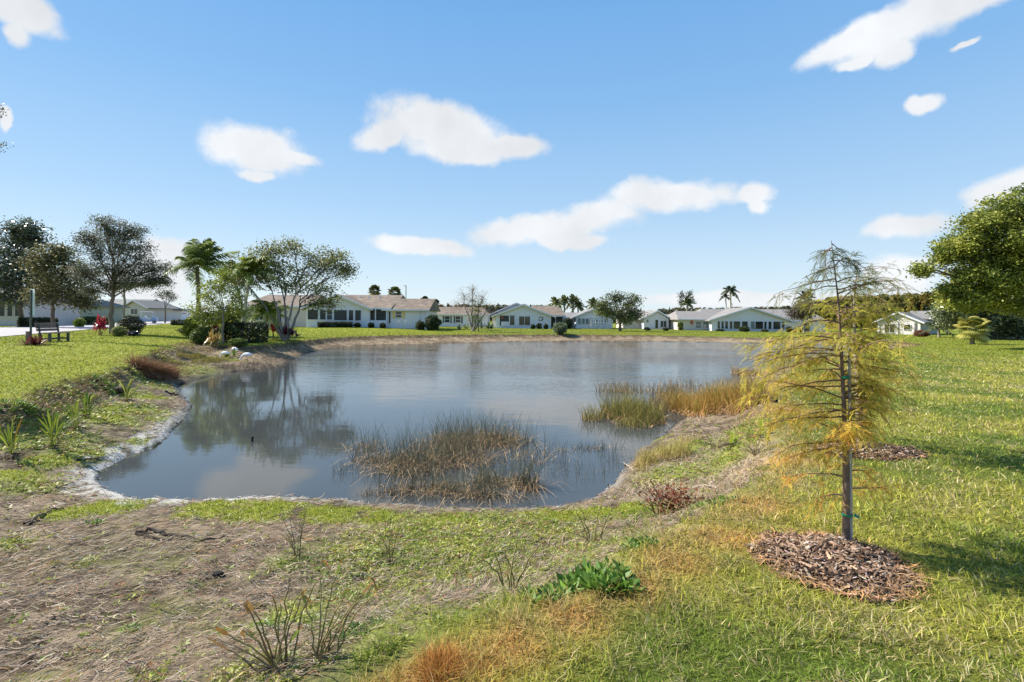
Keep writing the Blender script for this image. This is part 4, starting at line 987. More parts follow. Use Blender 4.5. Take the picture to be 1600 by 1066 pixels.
# linking house
h = House('cream walled house with grey roof between two grey gables', (1060, 513.5), 106)
h.wall(1040, 1100, 501, 0, 9, 'warmwhite'); h.roof_side(1040, 1100, 491, 500.5, 0, 9, 'roofgrey'); h.window(1046, 1052, 503, 510, 0, 'glass'); h.window(1057, 1063, 503, 510, 0, 'glass')
# wide gabled house
h = House('wide pale house with one broad gable over a full row of windows', (1171, 518), 90)
h.wall(1112, 1232, 500, 0, 12, peak=(1171, 482)); h.roof_front(1110, 1171, 481, 1234, 501, 0, 9, 'rooflight')
h.wall(1068, 1113, 500, 2, 12, 'cream'); h.wall(1231, 1300, 502, 2, 12); h.roof_side(1067, 1120, 486, 499.5, 2, 12, 'rooflight', xr0=1075); h.roof_side(1108, 1302, 481.5, 501, 2.3, 15, 'rooflight', xr0=1122)
for x0, x1 in ((1121, 1124.5), (1127, 1130.5), (1133, 1137), (1140, 1144), (1146, 1156), (1159, 1168), (1173, 1179), (1180, 1192), (1194, 1197.5), (1200.5, 1205), (1208, 1219), (1221.5, 1225.5)):
    h.window(x0, x1, 502.5, 514, 0, 'glass' if x0 != 1173 else 'blueglass', fw=.06)
h.window(1093, 1102, 503.5, 514, 2, 'blueglass', hm=1); h.window(1104, 1115, 503.5, 514, 1.9, 'blueglass', hm=1); h.box('awning_panel', 1085, 1089, 501, 508, 1.9, 2, 'red')
h.box('door', 1264, 1275, 505, 517, 1.95, 2, 'screen')
b = MB(); b.cyl(h.X(1232), -.08, h.gnd, h.Z(501), .05); b.obj('downpipe', M['white'], h.o)
# right house
h = House('warm white gabled house with a slate grey roof at the right, beside the spreading evergreen', (1404, 524), 80)
h.o.rotation_euler.z = -R(50)
h.wall(1376, 1431, 503, 0, 12, 'warmwhite', peak=(1403.5, 490)); h.roof_front(1374, 1403.5, 488.5, 1433, 503.8, 0, 12.3, 'roofslate', oh=.35)
b = MB(); b.box(h.X(1431), h.X(1431) + .03, .35, 12, h.gnd, h.Z(503) - .02); b.obj('shaded_side_wall', M['dimgreen'], h.o)  # darker skin over the warm white wall; this side's shade put into colour
h.window(1386, 1399, 507, 520, 0, 'glass', mull=1, name='door'); h.window(1411, 1419, 507.5, 515, 0, 'glass'); h.box('post', 1424, 1426, 504, 524, -.12, 0, 'roofslate'); h.box('post', 1376.5, 1379, 500, 524, -.15, 0, 'warmwhite'); h.box('post', 1401, 1403.5, 504, 524, -.12, 0, 'warmwhite')
b = MB(); b.prism_x([(5.0, h.Z(497)), (8.2, h.Z(497)), (6.6, h.Z(486.5))], h.X(1416), h.X(1431) + .35); b.obj('dormer_wall', M['warmwhite'], h.o)
b = MB(); b.prism_x([(4.7, h.Z(497.6)), (6.6, h.Z(485)), (8.5, h.Z(497.6)), (8.5, h.Z(499)), (6.6, h.Z(486.4)), (4.7, h.Z(499))], h.X(1404), h.X(1431) + .55); b.obj('dormer_roof', M['roofslate'], h.o)
# left houses across the road
h = House('beige house with a grey roof across the road behind the broad oak', (190, 494), 96)
h.wall(130, 205, 481, 0, 9, 'dimgreen'); h.roof_side(131, 215, 466, 480.5, 0, 11, 'roofslate', xr0=137, xr1=212); h.wall(204, 236, 480, -1.5, 6, 'cream', peak=(219, 471)); h.roof_front(203, 219, 470, 238, 481, -1.5, 7, 'roofslate')
h.window(160, 168, 483, 491, 0, 'glass', mull=1); h.window(214, 224, 483, 491, -1.5, 'glass', mull=1)
h = House('small brown roofed house peeking out right of the beige house across the road', (238, 494), 112)
h.wall(228, 247, 484, 0, 8, 'cream'); h.roof_side(226, 247, 473, 484, 0, 9, 'roofbrown', xr1=238)
h = House('distant pale blue house at the far end of the road', (270, 496), 150)
h.wall(256, 284, 489.5, 0, 8); h.roof_front(259, 270, 482.5, 282, 490, 0, 8, 'rooflight'); h.window(264, 276, 490, 495, 0, 'screen', mull=2)
h = House('beige house with a framed lanai behind the leftmost dark tree', (8, 497), 62)
h.wall(-60, 38, 470, 0, 8, 'cream'); h.roof_side(-60, 38, 452, 469, 0, 9, 'roofslate', xr1=20)
for x0, x1 in ((-20, -8), (0, 8), (12, 20), (24, 33)): h.window(x0, x1, 472, 494, 0, 'screen', fr='cream', fw=.12, name='screen_panel')
h = House('pale house end wall half hidden between the two left trees', (95, 496), 78)
h.wall(60, 128, 478, 0, 8, 'dimgreen'); h.roof_side(60, 128, 466, 477.5, 0, 9, 'roofslate', xr1=120); h.window(84, 92, 481, 492, 0, 'glass')  # wall darkened in colour to stand in for shade from the trees
# blue grey fence under the right tree
p = at(1572, 530, 62); o = thing('fence', 'low pale blue grey panel fence under the big right tree', 'fence', tuple(p))
b = MB(); b.box(-2.6, 3.5, 0, .05, -.3, .95); b.obj('panel', M['blueglass'], o); b = MB()
for q in range(5): b.box(-2.6 + q * 1.5, -2.5 + q * 1.5, -.06, -.001, -.3, 1.05)
b.obj('post', M['metalgrey'], o)

# ================================================================== TREES
DG = (.035, .055, .02); MG = (.07, .10, .03)
tree('magnolia_tree', 'tall dark evergreen tree at the far left edge behind the bench', (32, 499), [(20, 380, 26, 28), (48, 372, 20, 24), (38, 360, 16, 16), (12, 410, 30, 28), (52, 412, 22, 26), (30, 435, 36, 22), (64, 440, 20, 20), (5, 452, 28, 22), (40, 462, 34, 16), (-20, 420, 26, 36)],
     (.03, .045, .022), trunk_r=.24, leaf=.30, per=60, tips=36, sig=.5, asp=.5, fork=.4, leafcol2=(.18, .21, .14), mt='glossleaf', d=56, dens=.75)
tree('oak_tree', 'brownish green tree between the dark left tree and the broad oak', (82, 498), [(85, 395, 16, 16), (75, 415, 24, 22), (102, 420, 24, 24), (90, 445, 38, 18), (112, 455, 24, 16), (70, 462, 26, 14), (120, 470, 14, 10)],
     (.05, .055, .02), trunk_r=.2, leaf=.27, per=58, tips=34, sig=.45, leafcol2=(.28, .25, .10), d=50, dens=.8, asp=.5, fork=.4)
tree('oak_tree', 'broad round crowned oak with its trunk among red plants beside the road', (175, 522), [(165, 352, 24, 16), (195, 358, 22, 16), (140, 372, 22, 18), (215, 385, 26, 20), (180, 380, 30, 22), (150, 400, 32, 22), (205, 415, 36, 22), (235, 420, 24, 16), (175, 425, 38, 18), (135, 430, 24, 16), (160, 445, 32, 10), (215, 445, 34, 12), (240, 440, 20, 10), (145, 455, 14, 6, .5)],
     (.03, .045, .022), trunk_r=.19, leaf=.125, per=56, tips=38, sig=.25, leafcol2=(.24, .23, .15), trunk_top=(178, 445), fork=.5, asp=.5, bark=(.17, .14, .12))
tree('slender_tree', 'thin pale trunk rising beside the broad oak out of the dark red hedge', (191, 508), [(196, 440, 22, 14), (206, 425, 16, 12)], (.04, .05, .02), d=38, trunk_r=.11, trunk_top=(194, 452), leaf=.12, per=26, tips=24, sig=.25, bark=(.34, .31, .28))
tree('small_tree', 'small dark distant tree at the end of the road', (258, 497), [(262, 458, 10, 5), (254, 462, 8, 5), (268, 466, 7, 6)], DG, d=80, trunk_r=.13, leaf=.22, per=18, tips=18, sig=.3)
palm('windswept_palm', 'tall windswept palm with bushy fronds blown to the right', (311, 500), (308, 418), 30, 58, d=44, tr=.19, col=(.07, .11, .035), col2=(.27, .33, .09), wind=(.35, 0, .1), bark=(.2, .17, .15), wleaf=.10, nl=34, droop=1.1, upmax=88, upmin=-5)
palm('arching_palm', 'lower palm with bright arching fronds in front of the spreading tree', (376, 512), (390, 430), 22, 54, d=36, tr=.12, col=(.09, .14, .03), col2=(.32, .38, .07), wind=(.3, 0, .0), bark=(.42, .4, .38), wleaf=.07, nl=34, droop=1.4, upmin=10)
palm('arching_palm', 'pale trunked palm leaning behind the low arching palm', (392, 510), (366, 436), 16, 44, d=37.5, tr=.10, col=(.05, .08, .02), col2=(.16, .2, .04), bark=(.40, .38, .36), wleaf=.07, nl=26)
palm('clumping_palm', 'low bright green palm clump right of the dark clipped hedge', (418, 520), (418, 492), 26, 44, d=37, tr=.06, col=(.12, .18, .025), col2=(.3, .34, .05), wleaf=.06, nl=24, droop=1.3)
tree('spreading_tree', 'wide multi stemmed tree with sparse olive leaves spreading toward the pond', (446, 511), [(420, 392, 22, 14), (455, 388, 26, 12), (385, 402, 26, 18), (490, 400, 28, 14), (435, 415, 30, 18), (480, 425, 30, 16), (520, 415, 26, 16), (540, 425, 16, 13), (510, 455, 24, 16), (400, 435, 26, 18), (450, 445, 30, 14), (365, 430, 20, 18), (505, 475, 22, 8), (525, 400, 18, 8, .6)],
     (.08, .10, .03), trunk_r=.13, leaf=.17, per=25, tips=32, sig=.30, asp=.5, leafcol2=(.38, .37, .10), d=36, trunks=[(425, 455), (445, 450), (462, 448), (470, 462), (410, 470)], bark=(.27, .24, .22), fork=.6)
tree('yellowish_tree', 'yellow green young tree at the front of the shrub island', (347, 530), [(345, 448, 20, 14), (325, 462, 20, 14), (365, 462, 20, 14), (308, 485, 18, 14), (345, 478, 26, 14), (375, 485, 18, 14), (325, 500, 22, 10), (352, 432, 14, 10)], (.13, .18, .03), d=31,
     trunk_r=.08, leaf=.17, per=20, tips=26, sig=.2, asp=.4, leafcol2=(.42, .44, .07), bark=(.2, .17, .14), trunk_top=(349, 480))
tree('bare_branched_tree', 'nearly leafless grey tree with reddish tips in front of the green shuttered house', (739, 511), [(738, 470, 26, 18, 1.5), (725, 462, 16, 18), (755, 466, 14, 18), (712, 478, 14, 12), (765, 485, 14, 12), (738, 452, 8, 10)], (.16, .07, .04), d=66,
     trunk_r=.16, leaf=.13, per=5, tips=44, sig=.3, leafcol2=(.30, .22, .14), trunks=[(722, 470), (738, 462), (752, 470), (730, 480), (760, 484)], bark=(.30, .25, .22), fork=.45)
tree('small_green_tree', 'slim dark green tree growing against the bare branched one', (747, 513), [(746, 478, 9, 14), (745, 496, 8, 10)], (.05, .07, .02), d=65, trunk_r=.08, leaf=.2, per=18, tips=24, sig=.25, leafcol2=(.16, .17, .04))
tree('shoreline_tree', 'round green tree leaning on the far lawn before the small gabled house', (969, 515), [(960, 466, 16, 10), (985, 472, 14, 12), (945, 488, 16, 10), (970, 485, 18, 12), (990, 492, 12, 12), (975, 500, 16, 8), (940, 478, 10, 8)], (.055, .08, .03), d=78,
     trunk_r=.24, leaf=.3, per=34, tips=30, sig=.45, asp=.5, fork=.4, leafcol2=(.24, .26, .10), bark=(.13, .12, .1))
tree('dark_leaved_tree', 'dark purplish tree before the right end of the wide gabled house', (1256, 521), [(1250, 482, 14, 10), (1262, 478, 12, 10), (1254, 494, 16, 8), (1264, 490, 12, 10), (1240, 490, 10, 8)], (.06, .045, .035), d=80, trunk_r=.11, leaf=.28, per=34, tips=28, sig=.4, leafcol2=(.22, .19, .16), bark=(.4, .36, .33))
palm('tall_distant_palm', 'tall dark palm behind the roof right of the wide gable', (1258, 512), (1258, 466), 14, 18, d=118, tr=.2, col=(.04, .06, .03), col2=(.12, .15, .07), wleaf=.3, nl=16)
palm('tall_distant_palm', 'tallest distant palm above the wide roof, its fronds hanging', (1141.5, 505), (1141.5, 455), 15, 17, d=130, tr=.3, col=(.035, .055, .03), col2=(.12, .14, .07), wleaf=.35, nl=16, bark=(.5, .47, .43), droop=1.3)
palm('tall_distant_palm', 'shorter thin palm leaning against the tallest distant palm', (1136, 505), (1134, 464), 9, 10, d=131, tr=.18, col=(.035, .055, .03), col2=(.1, .12, .06), wleaf=.3, nl=12, bark=(.45, .42, .4), droop=1.5)
palm('tall_distant_palm', 'bushy palm among pines behind the cream walled house', (1074, 508), (1074, 475), 14, 14, d=135, tr=.3, col=(.04, .06, .03), col2=(.13, .16, .06), wleaf=.35, nl=14)
tree('distant_pine', 'narrow dark pine left of the bushy distant palm', (1064, 508), [(1064, 462, 3.5, 6), (1065, 473, 4.5, 6)], (.03, .04, .025), d=140, trunk_r=.2, leaf=.5, per=10, tips=16, sig=.4)
tree('distant_pine', 'taller leafy pine rising over the bushy distant palm', (1078, 508), [(1078, 461, 6, 6), (1081, 470, 7, 6), (1074, 466, 5, 5)], (.035, .055, .03), d=141, trunk_r=.2, leaf=.5, per=10, tips=16, sig=.4)
for x_, y_, l_ in ((585, 452, 'left round topped palm behind the long brown roof'), (617, 455, 'second round topped palm behind the long brown roof'), (664, 467, 'small palm top just past the right end of the long brown roof'), (680, 471, 'dark palm top beyond the gap after the long brown roof')):
    palm('round_palm', l_, (x_, 505), (x_, y_ + 3), 22 if y_ < 460 else 16, 13 if y_ < 460 else 9, d=110, tr=.2, col=(.04, .055, .02), col2=(.2, .2, .07), wleaf=.26, nl=10, fan=True, upmin=-35, group='palms behind the long brown roof')
for x_, y_, l_ in ((868, 474, 'leftmost of the feathery palms behind the centre house roof'), (882, 471, 'second feathery palm behind the centre house roof'), (896, 470, 'tallest feathery palm right of the centre house roof'), (903, 478, 'lowest right feathery palm by the centre house roof'), (927, 476, 'feathery palm standing behind the sunroom house gable')):
    palm('feathery_palm', l_, (x_, 507), (x_, y_), 16, 15, d=115, tr=.2, col=(.09, .11, .035), col2=(.32, .32, .12), wleaf=.3, nl=14, upmin=-20, group='feathery palms behind the centre houses')
# big right tree and the dark tree under it
tree('big_leafy_tree', 'largest leafy green tree filling the right edge of the view', (1640, 545), [(1560, 472, 44, 12), (1620, 480, 44, 16), (1510, 470, 26, 9), (1575, 330, 40, 26), (1620, 320, 50, 30), (1535, 350, 34, 24), (1580, 375, 45, 30), (1640, 380, 50, 40), (1505, 385, 26, 20), (1550, 405, 36, 24), (1600, 420, 50, 26), (1480, 400, 14, 10, .6), (1520, 430, 30, 18), (1560, 445, 40, 16), (1500, 455, 22, 12), (1445, 422, 9, 5, .4), (1640, 440, 40, 30), (1600, 345, 40, 26), (1540, 380, 40, 22), (1590, 400, 44, 24)],
     (.10, .145, .028), d=37, trunk_r=.34, leaf=.21, per=74, tips=46, sig=.33, asp=.55, leafcol2=(.46, .46, .085), trunk_top=(1612, 440), fork=.45, bark=(.16, .12, .1))
tree('dark_evergreen_tree', 'dark glossy evergreen with drooping limbs beneath the big leafy tree', (1590, 533), [(1500, 480, 26, 16), (1535, 490, 30, 18), (1570, 485, 34, 24), (1600, 500, 34, 26), (1545, 470, 30, 14), (1515, 500, 22, 12), (1475, 487, 16, 12, .8), (1620, 470, 30, 30), (1585, 515, 22, 12)],
     (.045, .06, .03), trunk_r=.26, leaf=.30, per=70, tips=42, sig=.5, asp=.5, fork=.4, d=60, leafcol2=(.30, .33, .18), mt='glossleaf')
palm('low_feather_palm', 'low dark feather palm before the right house side wall', (1467, 526), (1467, 514), 16, 24, d=66, tr=.16, col=(.035, .055, .025), col2=(.12, .15, .06), wleaf=.12, nl=18, upmin=5)
palm('fan_palm', 'small fan palm with yellowing lower leaves standing alone on the right lawn', (1519, 537), (1519, 514), 30, 27, d=47, tr=.2, col=(.13, .18, .04), col2=(.48, .42, .1), wleaf=.13, fan=True, upmin=-45, bark=(.3, .27, .22))
# tree at the left just outside the frame; one twig reaches into view
tree('overhanging_tree', 'leafy branch tips reaching in from the upper left edge', (-300, 600), [(-12, 172, 10, 14, .7, 0), (-8, 225, 8, 7, .4, 0), (-45, 190, 20, 30, .5, 0)], (.04, .05, .025), d=30, trunk_r=.16, leaf=.15, per=20, tips=30, sig=.2, trunk_top=(-240, 330), leafcol2=(.14, .14, .08))

# woodland behind
def woods(name, label, spans, col, col2, leaf, n_, kind='stuff'):
    g = G()
    for (x0, x1, yt0, yt1, yb, d0, d1, wgt) in spans:
        m_ = int((x1 - x0) * wgt)
        for q in range(m_):
            px = x0 + (x1 - x0) * RNG.random(); f_ = (px - x0) / (x1 - x0); d_ = d0 + (d1 - d0) * RNG.random(); k_ = d_ / F
            top = yt0 + (yt1 - yt0) * f_ + abs(RNG.normal()) * 2.5; c = at(px, top, d_); w_ = (3.5 + RNG.random() * 5) * k_; hh_ = max(2., (yb - top) * k_)
            u = RNG.normal(size=(n_, 3)); u /= np.linalg.norm(u, axis=1)[:, None]; u *= (RNG.random(n_) ** .35)[:, None]
            P = c + np.array([0, 0, -hh_ * .5]) + u * np.array([w_, w_, hh_ * .5])
            base = mixc(col, col2, np.array([RNG.random()]))[0]; g.leaves(P, leaf * (.6 + .8 * RNG.random(n_)), leaf * .6, jit(base, n_, .3))
    return tag(gobj(name, g, M['leaf']), label, 'wood', kind=kind)
woods('far_treeline', 'far dark strip of pines and brush along the horizon', [(640, 860, 474, 476, 502, 180, 230, .6), (1030, 1240, 481, 478, 504, 200, 260, .6), (940, 1030, 486, 484, 504, 200, 260, .45), (1220, 1300, 478, 472, 506, 190, 230, .8), (240, 480, 488, 486, 498, 200, 260, .4), (-250, 140, 480, 486, 498, 160, 220, .35)], (.05, .06, .03), (.14, .12, .06), 1.5, 130)
woods('autumn_wood', 'olive and rusty wood rising behind the right house', [(1290, 1520, 463, 452, 512, 125, 160, .9), (1250, 1310, 470, 466, 512, 130, 160, .7), (1500, 1760, 450, 455, 515, 110, 140, .7)], (.09, .085, .02), (.26, .21, .045), .8, 420)
for x_, y_ in ((800, 478), (812, 477), (795, 472)): pass

# ================================================================== SHRUBS
shrub('clipped_hedge', 'dark clipped square hedge in the shrub island beside the birds', (384, 531), 26, 30, (.018, .03, .012), d=33, leaf=.12, n_=5200, box=True, ry=20, mt='glossleaf', col2=(.07, .10, .04))
shrub('round_hedge', 'rounded dark red and green bush behind the oak trunk', (205, 513), 17, 30, (.05, .035, .025), d=36, leaf=.08, n_=3200, mt='glossleaf', col2=(.12, .14, .05))
spiky('red_ti_plant', 'bright crimson leafed plant left of the oak trunk', (158, 523), 30, 15, 170, (.22, .01, .03), (.62, .04, .09), wid=.1, d=33.5, stems=5, sh=.5, droop=.8)
shrub('variegated_shrub', 'pale yellow green leafy bush right at the oak trunk base', (186, 523), 10, 16, (.14, .17, .05), d=32.6, leaf=.12, n_=420, col2=(.40, .40, .16))
shrub('low_shrub', 'very small dark shrub by the road right of the oak', (208, 517), 9, 8, (.02, .025, .03), d=34, leaf=.1, n_=350, mt='glossleaf', col2=(.10, .11, .12))
shrub('low_shrub', 'low leafy shrub on the road edge left of the shrub island', (294, 512), 14, 10, (.07, .1, .03), d=44, leaf=.14, n_=500, col2=(.22, .25, .08))
shrub('far_hedge', 'flat dark hedge at the far end of the road', (284, 500), 14, 8, (.03, .045, .02), d=74, leaf=.15, n_=900, box=True, ry=5)
shrub('leafy_shrub', 'dense green shrub at the left foot of the shrub island', (318, 534), 18, 26, (.05, .09, .02), d=31, leaf=.12, n_=1500, col2=(.17, .22, .05))
spiky('red_ti_plant', 'muted red leafed plants in the middle of the shrub island', (330, 524), 30, 24, 90, (.12, .02, .02), (.38, .09, .07), wid=.08, d=32, stems=6, sh=.5, droop=.5)
spiky('croton_shrub', 'yellow and orange leaved shrub at the front of the island', (334, 537), 28, 20, 120, (.4, .24, .06), (.55, .42, .15), wid=.08, d=29.5, stems=7, sh=.5, droop=.7)
spiky('red_ti_plant', 'bright red plant beneath the spreading tree', (428, 514), 28, 26, 120, (.22, .01, .03), (.55, .03, .07), wid=.08, d=37.2, stems=7, sh=.5)
spiky('red_ti_plant', 'dark maroon plant right at the spreading tree trunks', (456, 513), 22, 26, 110, (.05, .012, .02), (.18, .02, .04), wid=.09, d=36, stems=6, sh=.45)
spiky('strap_leaf_plant', 'bright green strap leaved plant behind the standing birds', (357, 543), 18, 20, 70, (.12, .2, .03), (.3, .36, .06), wid=.06, d=27, stems=3, sh=.1, droop=.9)
spiky('red_bromeliad', 'dark red spiky plant at the foot of the sign post', (50, 541), 18, 30, 150, (.07, .02, .02), (.26, .06, .05), wid=.045, d=22.5, stems=5, sh=0, droop=.4)
palm('clumping_palm', 'feathery green palm clump between the yellow green tree and the round hedge', (352, 530), (352, 505), 22, 38, d=32.5, tr=.05, col=(.06, .10, .03), col2=(.2, .25, .06), wleaf=.06, nl=24, droop=1.1)
shrub('leafy_shrub', 'yellowish leafy shrub at the left edge of the shrub island', (303, 522), 15, 34, (.13, .17, .03), d=35, leaf=.14, n_=700, col2=(.4, .4, .08))
shrub('leafy_shrub', 'low green shrub before the square hedge', (372, 538), 13, 12, (.05, .09, .02), d=29.5, leaf=.1, n_=500, col2=(.2, .26, .05))
spiky('red_ti_plant', 'maroon and orange plants touching the square hedge on its left', (362, 528), 30, 20, 90, (.14, .03, .02), (.45, .16, .06), wid=.08, d=33.6, stems=5, sh=.6)
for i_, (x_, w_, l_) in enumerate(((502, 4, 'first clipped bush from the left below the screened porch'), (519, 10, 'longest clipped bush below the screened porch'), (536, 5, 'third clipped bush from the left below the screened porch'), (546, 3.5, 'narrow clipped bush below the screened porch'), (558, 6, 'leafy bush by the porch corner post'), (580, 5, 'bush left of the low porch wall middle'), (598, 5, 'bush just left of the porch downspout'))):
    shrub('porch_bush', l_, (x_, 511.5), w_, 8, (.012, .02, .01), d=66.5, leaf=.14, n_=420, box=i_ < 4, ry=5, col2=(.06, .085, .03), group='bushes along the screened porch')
shrub('dark_round_shrub', 'large dark shrub past the right end of the long white house', (676, 513), 13, 24, (.02, .035, .015), d=66, leaf=.2, n_=1500, col2=(.09, .13, .05))
shrub('dark_round_shrub', 'dark shrub touching the right corner of the long white house', (657, 512), 8, 14, (.03, .04, .02), d=66, leaf=.18, n_=700, col2=(.1, .13, .05))
spiky('agave_clump', 'spiky grey green clump at the left corner of the centre house', (764, 514), 16, 24, 120, (.05, .08, .04), (.16, .2, .1), wid=.12, d=72, stems=5, sh=.2)
spiky('agave_clump', 'pale green spiky clump left of the bare branched tree', (723, 510), 11, 18, 90, (.12, .15, .06), (.3, .32, .12), wid=.1, d=75, stems=4, sh=.1)
shrub('grassy_bush', 'grey green bush on the bank edge below the centre house', (875, 520), 11, 17, (.09, .13, .06), d=60, leaf=.26, n_=900, col2=(.30, .34, .2), asp=.25)
shrub('dark_round_shrub', 'dark shrub between the centre house and the sunroom house', (887, 512), 8, 16, (.02, .035, .015), d=86, leaf=.22, n_=700, col2=(.08, .11, .05))
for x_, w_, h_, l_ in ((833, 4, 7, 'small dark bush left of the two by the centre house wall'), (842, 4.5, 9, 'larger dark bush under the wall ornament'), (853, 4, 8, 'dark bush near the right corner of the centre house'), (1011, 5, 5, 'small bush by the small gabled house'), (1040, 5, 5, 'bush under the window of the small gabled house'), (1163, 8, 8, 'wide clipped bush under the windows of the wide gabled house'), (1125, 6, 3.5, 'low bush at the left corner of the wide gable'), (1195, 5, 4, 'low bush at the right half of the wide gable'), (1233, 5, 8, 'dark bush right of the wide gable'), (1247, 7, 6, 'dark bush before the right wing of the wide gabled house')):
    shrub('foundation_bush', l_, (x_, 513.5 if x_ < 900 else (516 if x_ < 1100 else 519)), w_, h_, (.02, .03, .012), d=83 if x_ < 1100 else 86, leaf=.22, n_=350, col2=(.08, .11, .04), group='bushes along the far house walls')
shrub('small_leafy_tree', 'small bright green bush in front of the cream walled house', (1063, 514), 4.5, 13, (.10, .14, .02), d=88, leaf=.22, n_=350, col2=(.25, .28, .05))
shrub('rusty_shrub', 'rust brown shrub by the right house side wall', (1440, 528), 10, 10, (.14, .06, .04), d=68, leaf=.16, n_=500, col2=(.3, .14, .09))
shrub('green_bush', 'bright green bush across the road left of the beige house', (124, 500), 8, 14, (.10, .16, .02), d=58, leaf=.2, n_=600, col2=(.26, .34, .05))
shrub('hedge', 'dim hedge along the lanai house across the road', (60, 501), 24, 14, (.03, .045, .02), d=56, leaf=.18, n_=1800, box=True, ry=8, col2=(.1, .13, .05))
shrub('hedge', 'green hedge before the beige house across the road', (150, 498), 16, 12, (.05, .09, .03), d=70, leaf=.18, n_=1000, box=True, ry=6, col2=(.16, .22, .08))

# ================================================================== BENCH, SIGN, POSTS, CART
p = hit(85, 534); o = thing('park_bench', 'weathered brown park bench with a slatted back on the left lawn', 'bench', tuple(p), rz=R(98))
for q in range(4):
    b = MB(); y0 = -.26 + q * .125; b.box(-.72, .72, y0, y0 + .11, .41, .45); b.obj('seat_slat', M['wood'], o, .004)
for q in range(3):
    b = MB(); mt_ = Matrix.Translation((0, .27 + q * .035, .52 + q * .135)) @ Matrix.Rotation(R(-14), 4, 'X'); b.box(-.72, .72, -.015, .015, 0, .12, mt_); b.obj('backrest_slat', M['wood'], o, .004)
for x_ in (-.6, .6):
    b = MB(); b.box(x_ - .045, x_ + .045, -.25, -.16, -.15, .409); b.obj('leg', M['darkpost'], o, .004)
    b = MB(); b.box(x_ - .045, x_ + .045, .17, .245, -.15, .409); b.box(x_ - .035, x_ + .035, .245, .29, .3, .93, Matrix.Translation((0, -.1, 0)) @ Matrix.Rotation(R(-7), 4, 'X')); b.obj('leg', M['darkpost'], o, .003)
    b = MB(); b.box(x_ - .035, x_ + .035, -.155, .165, .12, .19); b.obj('rail', M['darkpost'], o, .003)
b = MB(); b.box(-.6, .6, -.03, .04, .02, .10, Matrix.Translation((0, 0, .1))); b.obj('stretcher', M['darkpost'], o, .003)
p = hit(48, 536); k_ = p[1] / F; o = thing('sign_post', 'tall dark post carrying a narrow pale sign seen nearly edge on', 'sign', tuple(p), rz=R(-31))
b = MB(); b.box(-.035, .035, -.035, .035, -.2, 83 * k_); b.obj('post', M['darkpost'], o, .004)
b = MB(); b.box(-.27, .27, .037, .05, 43 * k_, 84 * k_); b.obj('sign_panel', M['signpaint'], o)
p = hit(44, 536); o = thing('wooden_stump_post', 'short brown wooden post beside the tall sign post', 'post', tuple(p), rz=.3); b = MB(); b.box(-.07, .07, -.06, .06, -.2, .50); b.box(-.08, .08, -.07, .07, .50, .53); b.obj('post_body', M['wood'], o, .006)
p = at(634, 500, 105); o = thing('utility_pole', 'thin grey pole sticking up behind the long brown roof', 'pole', tuple(p)); b = MB(); b.cyl(0, 0, -1, 54 * .131, .13, .1); b.obj('shaft', M['metalgrey'], o); b = MB(); b.box(-.5, 0, -.04, .04, 53 * .131, 54 * .131 - .02); b.obj('arm', M['metalgrey'], o)
# golf cart
p = at(231, 505, 78); p[2] = gz(p[0], p[1]) + .04; o = thing('golf_cart', 'blue golf cart with a white roof driving on the far road', 'golf cart', tuple(p), rz=R(25))
b = MB(); b.prism_y([(-1.15, .3), (1.2, .3), (1.25, .75), (.95, .95), (.65, .95), (.55, .5), (-.2, .5), (-.25, .8), (-1.15, .85)], -.55, .55); b.obj('body', M['cartblue'], o, .03)
b = MB(); b.box(-.95, .75, -.6, .6, 1.72, 1.8); b.obj('roof', M['white'], o, .02)
for x_, y_ in ((-.85, -.52), (-.85, .52), (.65, -.52), (.65, .52)): b = MB(); b.box(x_ - .02, x_ + .02, y_ - .02, y_ + .02, .8, 1.72); b.obj('post', M['white'], o)
b = MB(); b.box(-.25, .2, -.5, .5, .65, .8); b.box(-.33, -.22, -.5, .5, .8, 1.2); b.obj('seat', M['white'], o, .02)
for x_, y_ in ((-.75, -.5), (-.75, .5), (.8, -.5), (.8, .5)):
    g = G(); th = np.linspace(0, 2 * math.pi, 17); g.tube(np.stack([x_ + .16 * np.cos(th), np.full(17, y_), .24 + .16 * np.sin(th)], 1), .075, (.03, .03, .03), 6); wh = gobj('wheel', g, M['blackrub'], o)
    b = MB(); b.cyl(0, 0, -.05, .05, .1); hb = b.obj('hub', M['metalgrey'], wh); hb.rotation_euler = (R(90), 0, 0); hb.location = (x_, y_, .24)

